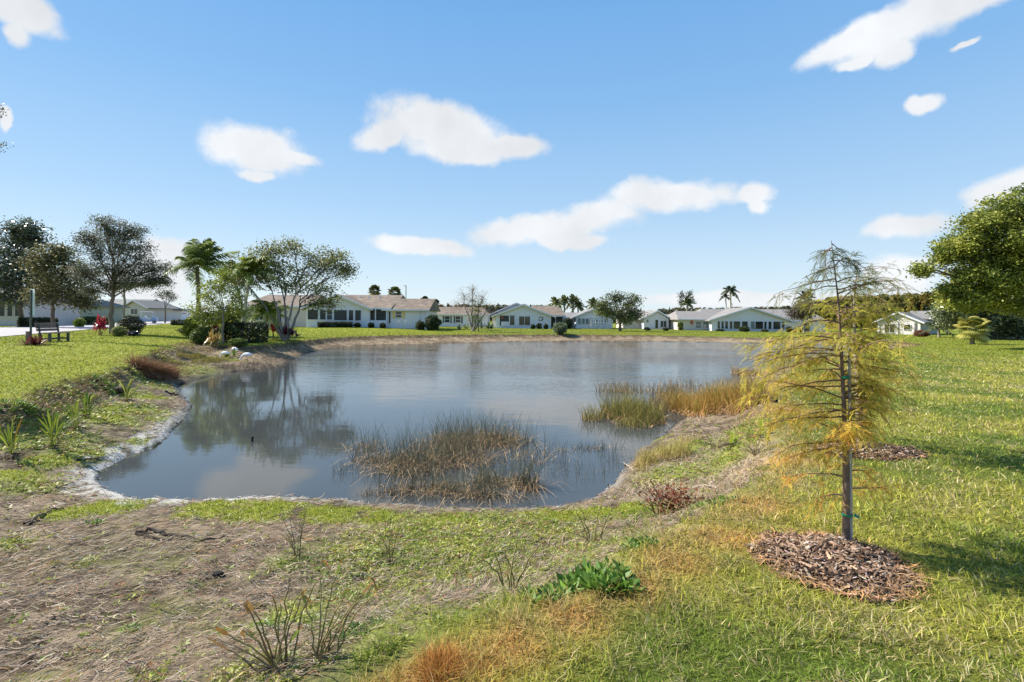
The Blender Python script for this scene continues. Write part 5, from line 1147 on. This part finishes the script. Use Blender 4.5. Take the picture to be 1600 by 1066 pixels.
# ================================================================== BIRDS
white = mat('white_feathers', (.78, .78, .80), .7, var=.05, scale=20); bill = mat('pale_orange_bill', (.5, .3, .18), .5); legm = mat('dark_bird_leg', (.13, .09, .09), .6)
def bird(label, px, py, d_, face, head_down, s=1.0):
    g_ = gz(*at(px, py, d_)[:2]); o = thing('wading_bird', label, 'bird', (at(px, py, d_)[0], d_, g_), rz=face, group='white wading birds on the pond edge')
    g = G(); H0 = .30 * s
    if head_down: path = [(-.26, 0, H0 + .02), (-.20, 0, H0 + .045), (-.08, 0, H0 + .075), (.05, 0, H0 + .07), (.14, 0, H0 + .05), (.20, 0, H0 + .03), (.25, 0, H0 - .03), (.28, 0, H0 - .10), (.30, 0, H0 - .155), (.325, 0, H0 - .18), (.335, 0, H0 - .19)]
    else: path = [(-.26, 0, H0 + .0), (-.20, 0, H0 + .03), (-.08, 0, H0 + .07), (.05, 0, H0 + .08), (.13, 0, H0 + .09), (.17, 0, H0 + .14), (.18, 0, H0 + .20), (.19, 0, H0 + .26), (.215, 0, H0 + .30), (.245, 0, H0 + .305), (.255, 0, H0 + .30)]
    rad_ = [.008, .045, .10, .105, .08, .045, .03, .027, .034, .022, .006]
    g.tube(np.array(path) * s, np.array(rad_) * s, (.8, .8, .8), 12); gobj('body', g, white, o, None, True)
    for y_ in (-.085, .085):
        g = G(); g.tube(np.array([(-.25, y_ * .5, H0 + .03), (-.15, y_ * .95, H0 + .065), (0, y_ * 1.05, H0 + .08), (.1, y_ * .9, H0 + .07)]) * s, np.array([.01, .04, .055, .02]) * s, (.8, .8, .8), 8); gobj('wing', g, white, o, None, True)
    e = np.array(path[-1]) * s; g = G(); dv = np.array([.05, 0, -.13]) if head_down else np.array([.12, 0, -.06]); g.tube(bez(e - dv * .08, e + dv * .6 + np.array([.03, 0, .01]), e + dv * s, 7), np.linspace(.011, .003, 7) * s, (.5, .3, .2), 6); gobj('bill', g, bill, o)
    for q, y_ in enumerate((-.035, .035)):
        g = G(); kx = .03 * (q * 2 - 1); g.tube(np.array([(0, y_, H0 + .01), (kx, y_, .16 * s), (kx * .3, y_, -.01)]) * 1.0, .007 * s, (.1, .1, .1), 6)
        for aa in (-.5, 0, .5): g.tube(np.array([(kx * .3, y_, .006), (kx * .3 + .06 * math.cos(aa), y_ + .06 * math.sin(aa), .004)]), .004, (.1, .1, .1), 4)
        gobj('leg', g, legm, o)
p1 = hit(352, 560); p2 = hit(366, 555); p3 = hit(386, 566)
bird('leftmost white wading bird, feeding with its head down', 352, 556, p1[1], R(195), True, .85)
bird('middle white wading bird, standing behind the other two', 366, 552, p2[1], R(150), True, .95)
bird('rightmost white wading bird, closest to the water', 386, 562, p3[1], R(205), True, 1.0)

# ================================================================== REEDS
def reed_clump(name, label, blobs, d_unused=None, hgt=.42, cols=((.10, .12, .08), (.20, .17, .09)), dead=((.30, .22, .13), (.50, .40, .28)), deadfrac=.5, wid=.006, seed=0, group='reed clumps in the shallows', cat='reeds', upr=.5, bendy=1.0, mult=1.7):
    """blobs: (px, py, rx, ry, count, height factor) with px, py on the water or bed"""
    X = []; Hf = []
    blobs = [(a, b, c, d, int(e * mult), f) for a, b, c, d, e, f in blobs]
    for (px, py, rx, ry, n_, hf) in blobs:
        c = hit(px, py); cx_ = hit(px + rx, py); cy_ = hit(px, py + ry)
        wx = abs(cx_[0] - c[0]); wy = max(.12, abs(c[1] - cy_[1]) * 1.1)
        a = RNG.random(n_) * 6.28; q = RNG.random(n_) ** .6; X.append(np.stack([c[0] + wx * q * np.cos(a), c[1] + wy * q * np.sin(a)], 1)); Hf.append(np.full(n_, hf))
    X = np.concatenate(X); Hf = np.concatenate(Hf); n_ = len(X); z = np.maximum(terrain(X[:, 0], X[:, 1]), ZW - .04)
    org_ = np.array([X[:, 0].mean(), X[:, 1].mean(), z.mean()]); g = G(); isd = RNG.random(n_) < deadfrac; P0 = np.column_stack([X, z - .03])
    dd = math.hypot(*org_[:2]); wf = max(1, dd / 8) ** .9
    m_ = (~isd).sum(); H = hgt * Hf[~isd] * (.55 + .6 * RNG.random(m_))
    g.ribbons(*blades(P0[~isd], H, wid * wf * (.6 + .6 * RNG.random(m_)), .1 + RNG.random(m_) * upr, mixc(cols[0], cols[1], RNG.random(m_)), K=5, bend=.8))
    m_ = isd.sum(); H = hgt * Hf[isd] * (.25 + .5 * RNG.random(m_))
    PP, Wt, S, C = blades(P0[isd], H, wid * 1.5 * wf * (.6 + .9 * RNG.random(m_)), .5 + RNG.random(m_) * 1.5 * bendy, mixc(dead[0], dead[1], RNG.random(m_)), K=6, bend=.5)
    t = np.linspace(0, 1, 6)[None]; kk = (.3 + RNG.random(m_) * .5)[:, None]; PP[..., 2] -= np.where(t > kk, (t - kk) * H[:, None] * (1.1 + .8 * RNG.random((m_, 1))), 0)
    PP[..., 2] = np.maximum(PP[..., 2], (z[isd] - .02)[:, None]); g.ribbons(PP, Wt, S, C)
    return tag(gobj(name, g, M['dry'], None, org_), label, cat, group)
dk = ((.05, .06, .045), (.15, .14, .09))
reed_clump('reed_clump', 'largest clump of dark reeds and bent straw standing in the near water', [(740, 690, 60, 12, 700, 1), (700, 720, 75, 12, 700, .9), (640, 735, 60, 10, 420, .85), (600, 720, 50, 8, 260, .9), (770, 755, 30, 8, 300, .6), (820, 760, 25, 8, 260, .8), (700, 765, 60, 8, 350, .55), (790, 690, 40, 8, 260, .9), (740, 775, 60, 6, 260, .7), (640, 768, 60, 6, 200, .7), (690, 700, 60, 12, 300, 1), (570, 700, 30, 6, 110, .8), (820, 705, 40, 25, 130, 1)], hgt=.74, mult=1.75, cols=((.05, .065, .05), (.19, .18, .11)), deadfrac=.6, dead=((.24, .14, .07), (.60, .44, .26)), wid=.0055)
reed_clump('reed_clump', 'thin sparse reeds left of the largest reed clump', [(536, 735, 16, 8, 34, .8)], hgt=.4, cols=dk, deadfrac=.2, wid=.005)
reed_clump('reed_clump', 'reddish dead reed roots in shallow water at the lower edge', [(600, 775, 45, 5, 160, .5), (660, 782, 40, 4, 140, .5), (740, 785, 40, 4, 90, .5)], hgt=.4, cols=dk, deadfrac=.55, wid=.005)
reed_clump('reed_clump', 'small low tuft of bent reeds alone in dark water at the centre right', [(918, 702, 26, 4, 240, .55), (880, 705, 12, 3, 40, .8), (950, 700, 30, 5, 60, .7)], hgt=.42, cols=dk, deadfrac=.7, wid=.006)
reed_clump('reed_clump', 'sparse upright reeds in open water between the clumps', [(900, 740, 50, 16, 60, .8), (960, 720, 24, 16, 60, .8), (870, 720, 20, 20, 40, 1)], hgt=.45, cols=dk, deadfrac=.2, wid=.004)
reed_clump('reed_clump', 'olive grassy reed mound left of the orange reeds', [(975, 650, 36, 9, 900, 1), (1005, 655, 30, 9, 700, .9), (925, 655, 18, 4, 160, .7), (990, 665, 30, 5, 300, .5)], hgt=.66, cols=((.12, .13, .035), (.36, .30, .09)), deadfrac=.42, wid=.007, dead=((.30, .18, .08), (.52, .36, .18)))
reed_clump('reed_clump', 'tall orange brown reed mound beside the right bank', [(1100, 643, 32, 9, 900, 1), (1135, 642, 34, 10, 1200, 1.05), (1165, 640, 22, 9, 700, 1), (1080, 650, 20, 6, 300, .8), (1060, 640, 24, 6, 500, .9)], hgt=.68, cols=((.20, .20, .04), (.55, .30, .09)), deadfrac=.3, wid=.007, dead=((.36, .18, .08), (.58, .38, .2)), bendy=.6)
reed_clump('reed_clump', 'sparse brownish reeds behind the olive and orange mounds', [(960, 612, 30, 4, 160, .8), (1000, 612, 40, 4, 160, .8), (1050, 622, 25, 5, 350, 1), (1080, 605, 50, 4, 160, .8), (1140, 600, 25, 3, 120, .7), (1030, 640, 14, 6, 220, .9)], hgt=.6, cols=((.16, .13, .07), (.34, .24, .12)), deadfrac=.3, wid=.006)
reed_clump('straw_patch', 'pale golden straw patch on the right bank edge beside the water', [(1010, 725, 22, 5, 320, .7), (1040, 715, 24, 6, 420, .7), (1065, 712, 20, 6, 300, .7), (1000, 735, 16, 4, 160, .5), (1075, 690, 30, 4, 160, .5)], hgt=.42, cols=((.30, .28, .06), (.55, .42, .18)), deadfrac=.5, wid=.006, dead=((.42, .27, .14), (.6, .46, .28)))
reed_clump('reed_clump', 'dry reed tips at the far right corner of the pond', [(1165, 588, 40, 4, 500, .8)], hgt=.55, cols=((.28, .2, .1), (.45, .32, .18)), deadfrac=.3, wid=.006)
reed_clump('reed_debris', 'matted grey brown reed debris around the birds', [(410, 573, 40, 6, 900, .6), (440, 562, 40, 6, 700, .6), (380, 578, 30, 4, 400, .5), (350, 572, 24, 6, 300, .5), (470, 552, 24, 4, 240, .6)], hgt=.34, cols=((.14, .1, .07), (.34, .27, .19)), deadfrac=.75, wid=.006, dead=((.2, .14, .1), (.48, .38, .29)))
reed_clump('reed_clump', 'yellow brown grassy patch on the bed left of the birds', [(300, 560, 40, 6, 700, .6), (330, 565, 30, 7, 600, .6), (275, 570, 20, 5, 260, .5)], hgt=.4, cols=((.24, .25, .04), (.42, .30, .12)), deadfrac=.35, wid=.007)
reed_clump('grass_tussock', 'rusty brown drooping grass tussock on the left bank', [(235, 590, 20, 6, 1500, 1), (250, 592, 14, 6, 900, 1)], hgt=.62, cols=((.20, .10, .05), (.42, .24, .13)), deadfrac=.25, wid=.006, dead=((.24, .12, .06), (.4, .25, .15)), upr=1.4, group='tussocks')
reed_clump('grass_tussock', 'rusty orange grass tuft at the bottom of the near lawn edge', [(688, 1050, 30, 20, 900, 1), (760, 1050, 30, 16, 300, .6)], hgt=.13, cols=((.30, .12, .03), (.55, .28, .07)), deadfrac=.25, wid=.003, dead=((.3, .15, .06), (.5, .3, .14)), upr=1.2, group='tussocks')

# ================================================================== MARSH PLANTS ON THE BED
def marsh_plant(name, label, base, tips, stem_r=.004, leafL=.07, leafW=.018, scol=((.13, .09, .05), (.34, .29, .11)), lcol=((.30, .17, .05), (.16, .2, .04)), green=.4, nthin=6, extra_h=.1, cat='marsh plant', group='withered marsh plants'):
    p = hit(*base); d_ = p[1]; k_ = d_ / F; o = thing(name, label, cat, tuple(p), group=group); st = G(); lfs = []
    for (px, py) in tips:
        e = at(px, py, d_) - p; e[1] += RNG.normal() * .3 * np.hypot(e[0], e[2]) * .6; a = np.array([e[0] * .18 + RNG.normal() * .02, RNG.normal() * .03, -.02])
        c = a + (e - a) * .5 + np.array([-(e[0]) * .18, 0, abs(e[2]) * .12]) + RNG.normal(size=3) * .02 * np.linalg.norm(e)
        B = bez(a, c, e, 8); B[1:-1] += RNG.normal(size=(6, 3)) * .017 * np.linalg.norm(e); st.tube(B, np.linspace(stem_r * 1.3, stem_r * .6, 8), mixc(scol[0], scol[1], RNG.random(1))[0], 5)
        if leafL:
            g_ = RNG.random() < green; col = np.array(lcol[1] if g_ else lcol[0]) * (.7 + .6 * RNG.random()); D = (B[-1] - B[-3]); D /= np.linalg.norm(D); dr = RNG.random() < .5
            t = np.linspace(0, 1, 6)[:, None]; L_ = leafL * (.7 + .6 * RNG.random()); D2 = D if not dr else np.array([RNG.normal() * .4, RNG.normal() * .3, -.8]); P = e + D * L_ * t * (1 - t * (.8 if dr else 0)) + D2 * L_ * t * t * (.9 if dr else 0)
            S = np.cross(D, RNG.normal(size=3)); S /= np.linalg.norm(S); lf = G(); lfs.append(lf); lf.ribbons(P[None], leafW * np.array([[.3, .9, 1, .8, .5, .05]]), S[None], np.stack([col, col, col, col * 1.2, np.array((.34, .15, .04)), np.array((.2, .1, .04))])[None])
    for _ in range(nthin):
        a_ = RNG.random() * 6.28; e = np.array([math.cos(a_) * extra_h * 1.3, math.sin(a_) * extra_h * .9, extra_h * RNG.random()]) * (.5 + RNG.random()); st.tube(bez(np.zeros(3), e * .5 + np.array([0, 0, .3 * extra_h]), e, 6), np.linspace(stem_r * .7, stem_r * .25, 6), mixc(scol[0], (.42, .34, .24), RNG.random(1))[0], 4)
    gobj('stem', st, M['dry'], o)
    for q in lfs: gobj('leaf', q, M['leaf'], o)
    return o
marsh_plant('withered_marsh_plant', 'largest withered plant with brown tipped stalks near the bottom edge', (430, 1050), [(404, 925), (437, 920), (392, 960), (452, 905), (470, 935), (480, 915), (500, 905), (380, 990), (455, 1000), (360, 1010), (425, 960), (410, 985), (372, 975)], nthin=34, extra_h=.16, stem_r=.0042, leafL=.095, leafW=.02)
marsh_plant('withered_marsh_plant', 'fan of brown and olive stalks leaning right beside the largest withered plant', (500, 1030), [(512, 920), (550, 910), (572, 925), (565, 930), (575, 905), (590, 918), (488, 900), (520, 970), (475, 950), (540, 950)], nthin=22, extra_h=.14, stem_r=.004, leafL=.085, leafW=.018)
marsh_plant('withered_marsh_plant', 'bare forked dark stalks standing alone in the centre foreground', (797, 925), [(808, 828), (773, 862), (789, 862), (852, 852), (757, 876), (793, 880)], nthin=8, stem_r=.0048, leafL=.03, leafW=.007, green=0)
marsh_plant('withered_marsh_plant', 'thin stalks with one curled green leaf at the centre right foreground', (925, 850), [(908, 792), (944, 776), (968, 800), (900, 800), (960, 790), (938, 800)], nthin=16, stem_r=.005, leafL=.06, leafW=.014, green=.5)
marsh_plant('withered_marsh_plant', 'thin reddish stems just above the middle of the foreground', (612, 880), [(585, 815), (600, 800), (592, 830), (618, 808), (607, 812), (628, 820), (575, 830)], nthin=14, stem_r=.003, leafL=0)
marsh_plant('withered_marsh_plant', 'wispy dark stems beside the long dark stick', (465, 870), [(448, 800), (472, 790), (478, 792), (436, 835), (438, 800), (470, 810), (475, 800)], nthin=14, stem_r=.003, leafL=0)
marsh_plant('withered_marsh_plant', 'leaning dark stems left of the rust red dead bush', (1035, 810), [(1000, 760), (1012, 762), (1020, 755), (1008, 780), (1060, 770)], nthin=12, stem_r=.006, leafL=.05, leafW=.012, green=0, extra_h=.2)
marsh_plant('withered_marsh_plant', 'tangled grey stems between the orange reeds and the near lawn', (1120, 700), [(1095, 668), (1100, 690), (1145, 680), (1133, 672), (1150, 690)], nthin=20, stem_r=.005, leafL=0, extra_h=.25)
marsh_plant('withered_marsh_plant', 'small tangle of grey twigs close to the farther sapling', (1180, 712), [(1165, 690), (1200, 690), (1180, 685)], nthin=24, stem_r=.005, leafL=0, extra_h=.25)
# rust red dead bush
p = hit(1058, 800); o = thing('dead_bush', 'rust red withered leafy bush lying on the right bank', 'dead bush', tuple(p)); g = G(); n_ = 520
u = RNG.normal(size=(n_, 3)) * np.array([.13, .10, .08]) + np.array([0, 0, .11]); u[:, 0] -= u[:, 2] * .25; u[:, 2] = np.maximum(u[:, 2], .01)
g.leaves(u, .05, .022, jit((.22, .07, .03), n_, .4)); gobj('foliage', g, M['leaf'], o)
g = G()
for q in range(24): a_ = RNG.random() * 6.28; limb(g, (0, 0, 0), (math.cos(a_) * .3, math.sin(a_) * .2, .05 + RNG.random() * .2), .006, .002, (.14, .08, .05), .2, .1, 5, 5)
gobj('stem', g, M['dry'], o)
def iris(label, base, tips, d=None, w_=.03, cols=((.08, .14, .02), (.34, .38, .05)), orange=0, name='arrowhead_plant', group='green marsh plants on the left bank'):
    p = hit(*base); d_ = p[1]; o = thing(name, label, 'marsh plant', tuple(p), group=group); k_ = d_ / F
    if len(tips) > 3: tips = tips + [(px + RNG.normal() * 7, py + 6 + RNG.normal() * 7) for px, py in tips]
    for q, (px, py) in enumerate(tips):
        e = at(px, py, d_) - p; e[1] = RNG.normal() * .1; a = np.array([RNG.normal() * .03, RNG.normal() * .03, -.03]); c = np.array([e[0] * .25, e[1] * .2, e[2] * .65]); B = bez(a, c, e, 9)
        col = mixc(cols[0], cols[1], RNG.random(1))[0]; col2 = np.array((.62, .30, .03)) if q < orange else col * 1.15
        S = np.array([math.cos(q), .5 * math.sin(q), 0.]); S /= np.linalg.norm(S); tt_ = np.linspace(0, 1, 9)
        g = G(); g.ribbons(B[None], w_ * np.array([[.35, .3, .3, .35, .7, 1, 1, .7, .08]]), S[None], (col[None] * (1 - tt_[:, None]) + col2[None] * tt_[:, None])[None]); gobj('leaf', g, M['leaf'], o)
    g = G()
    for q in range(9): a_ = RNG.random() * 6.28; limb(g, (0, 0, .05), (math.cos(a_) * .22, math.sin(a_) * .18, -.01), .009, .003, (.12, .08, .05), .15, .1, 5, 5)
    gobj('root', g, M['dry'], o)
iris('tall green leafed plant on dark roots at the left bank', (82, 700), [(75, 635), (82, 640), (88, 645), (98, 648), (93, 640), (86, 632), (106, 655), (70, 650), (100, 660)])
iris('leafy plant right behind the tall one on the left bank', (118, 672), [(100, 625), (112, 628), (124, 632), (130, 645), (108, 640), (120, 622), (97, 640), (132, 655)])
iris('third bunch of green leaves near the left lawn edge', (135, 652), [(125, 618), (135, 615), (143, 622), (148, 630), (130, 622), (140, 612)], w_=.035)
iris('low yellow green plant beside the brown clod on the left bank', (198, 628), [(190, 595), (200, 598), (208, 600), (212, 592), (195, 590), (186, 600), (215, 610)], w_=.04, cols=((.16, .18, .04), (.36, .36, .08)))
iris('thin plant with one orange leaf tip at the left frame edge', (16, 715), [(28, 652), (20, 660), (6, 655), (12, 668), (2, 670), (22, 675)], orange=1)
iris('single bright green shoot beside the tangled twigs on the right bank', (1190, 685), [(1186, 652), (1192, 655), (1194, 660)], cols=((.3, .4, .05), (.5, .5, .08)), w_=.05, group='green marsh plants on the right bank')
iris('short yellow green shoot left of the single bright shoot', (1144, 698), [(1140, 676), (1146, 674), (1150, 680), (1138, 684)], cols=((.3, .4, .05), (.5, .5, .08)), w_=.05, group='green marsh plants on the right bank')
def weed(label, base, rad_, n_, size=.06, col=(.07, .16, .02), col2=(.2, .32, .05)):
    p = hit(*base); a = RNG.random(n_) * 6.28; q = RNG.random(n_) ** .7 * rad_; x_, y_ = q * np.cos(a), q * np.sin(a)
    z_ = terrain(p[0] + x_, p[1] + y_) - p[2]; g = rosettes(x_, y_, z_ + .01, size * (.6 + .6 * RNG.random(n_)), mixc(col, col2, RNG.random(n_)), 7, .9)
    o = gobj('green_weed', g, M['leaf'], None); o.location = tuple(p); tag(o, label, 'weed', 'broad leaved green weeds')
weed('big patch of broad leaved weeds at the edge of the near lawn', (925, 912), .20, 44, .075); weed('weed patch pointing toward the near lawn, just right of the big one', (970, 922), .09, 14, .07)
weed('spreading weeds left of the big weed patch', (850, 935), .14, 24, .05); weed('low weeds beside the rust red dead bush', (1110, 790), .22, 30, .05)
weed('upright weeds above the big weed patch', (1000, 852), .14, 26, .05); weed('small weed tuft alone on the dead reed bed', (205, 985), .06, 16, .026); weed('tiny weed tuft at the bottom left', (232, 1062), .04, 8, .024)
weed('weed tuft near the top left of the dead reed bed', (150, 820), .07, 8, .05); weed('weeds growing around the largest withered plant', (420, 985), .16, 46, .028); weed('low weeds among the leaning stalks', (560, 985), .16, 40, .028)
weed('broad leaves under the left lawn edge', (50, 640), .5, 60, .07); weed('creeping leaves on the upper left bank', (170, 602), .5, 50, .07); weed('tiny weed tuft at the lower edge of the bed', (205, 1050), .03, 6, .022)

# ================================================================== STICKS, CLODS
def stick(label, pts, r_, col=(.05, .038, .03), name='fallen_stick', forks=()):
    P = np.array([hit(*p) + np.array([0, 0, r_ * .9 + .012]) for p in pts]); o_ = P[0].copy(); g = G(); q = np.linspace(0, 1, len(P) * 4); s_ = np.linspace(0, 1, len(P)); PP = np.stack([np.interp(q, s_, P[:, a]) for a in range(3)], 1); PP[1:-1] += RNG.normal(size=(len(q) - 2, 3)) * r_ * .5
    g.tube(PP, r_ * (1.2 - .7 * q), col, 7)
    for f_ in forks: Q_ = np.array([hit(*p) + np.array([0, 0, r_]) for p in f_]); g.tube(Q_, np.linspace(r_ * .8, r_ * .3, len(Q_)), col, 6)
    return tag(gobj(name, g, M['bark'], None, o_), label, 'stick', 'sticks lying on the bed')
stick('long dark forked stick lying on the dead reed bed', [(212, 836), (235, 832), (262, 838), (290, 844), (325, 848), (356, 843)], .016, forks=[[(212, 836), (240, 842), (268, 846), (290, 845)]])
stick('greyish stick running toward the moss at the left', [(38, 822), (62, 808), (80, 799), (100, 797)], .014, (.16, .12, .09)); stick('short stick on the shore left of the water tip', [(120, 722), (140, 721), (156, 717)], .016)
stick('thin stick in the middle of the dead reed bed', [(112, 884), (128, 874), (145, 866)], .006, (.22, .17, .13)); stick('small dark stick low on the left bed', [(40, 1038), (52, 1030), (66, 1026)], .007)
stick('dark log end by the orange reeds', [(1185, 632), (1200, 629), (1214, 630)], .05, (.03, .025, .02)); stick('floating dark stick at the left shoreline', [(258, 614), (268, 617), (278, 619)], .03, (.02, .02, .02)); stick('pale twig lying in front of the straw patch', [(975, 725), (985, 733), (995, 742)], .007, (.42, .36, .3))
stick('pale curved twig on the far side of the near bank', [(1075, 768), (1100, 760), (1120, 764)], .007, (.45, .38, .3)); stick('grey stick by the leaning dark stems', [(1000, 790), (1020, 778), (1050, 776)], .008, (.3, .25, .2))
stick('thin grey stick between the withered plants', [(705, 820), (730, 826), (745, 822)], .004, (.3, .24, .18))
g = G(); c = hit(393, 690); g.tube(np.array([c + np.array([0, 0, -.1]), c + np.array([.02, 0, .09])]), .02, (.02, .02, .02), 7); tag(gobj('drowned_stick', g, M['bark'], None, c), 'short dark stub poking out of open water', 'stick')
def clod(label, base, r_, col, name='mud_clod', flat=.6):
    c = hit(*base); b = MB(); b.ell((0, 0, r_ * flat * .3), (r_, r_ * .8, r_ * flat), 14, 9)
    b.v = [tuple(np.array(v) * (1 + .35 * (float(vnoise(np.array([v[0] * 3 / r_ + 5]), np.array([v[1] * 3 / r_ + v[2] * 4 / r_]))[0]) - .5))) for v in b.v]
    o = b.obj(name, mat('clod_' + label[:5], col, .95, var=.4, scale=30, bump=.8), None, 0, True); o.location = (c[0], c[1], c[2] + r_ * .35); tag(o, label, 'clod')
clod('black lump of mud on the dead reed bed', (340, 901), .045, (.012, .01, .01), flat=.45); clod('small black lump by the green plants of the left bank', (187, 615), .16, (.06, .04, .03)); clod('tiny dark lump on the lower left bed', (82, 968), .018, (.04, .02, .015)); clod('grey brown lump near the centre stalks', (846, 872), .03, (.2, .16, .13))

# patio furniture by the long house
p = at(631, 511, 66); o = thing('patio_chair', 'pair of curved metal lounge frames leaning by the yellow shuttered window', 'garden chair', (p[0], p[1], p[2])); g = G()
for x_ in (-.45, .45):
    th = np.linspace(0, math.pi, 9); g.tube(np.stack([x_ + .33 * np.cos(th), np.zeros(9), .35 + .45 * np.sin(th)], 1), .03, (.3, .3, .3), 6); g.tube(np.array([(x_ - .33, 0, .35), (x_ - .33, .1, 0)]), .03, (.3, .3, .3), 5); g.tube(np.array([(x_ + .33, 0, .35), (x_ + .33, .1, 0)]), .03, (.3, .3, .3), 5)
gobj('frame', g, M['metalgrey'], o)
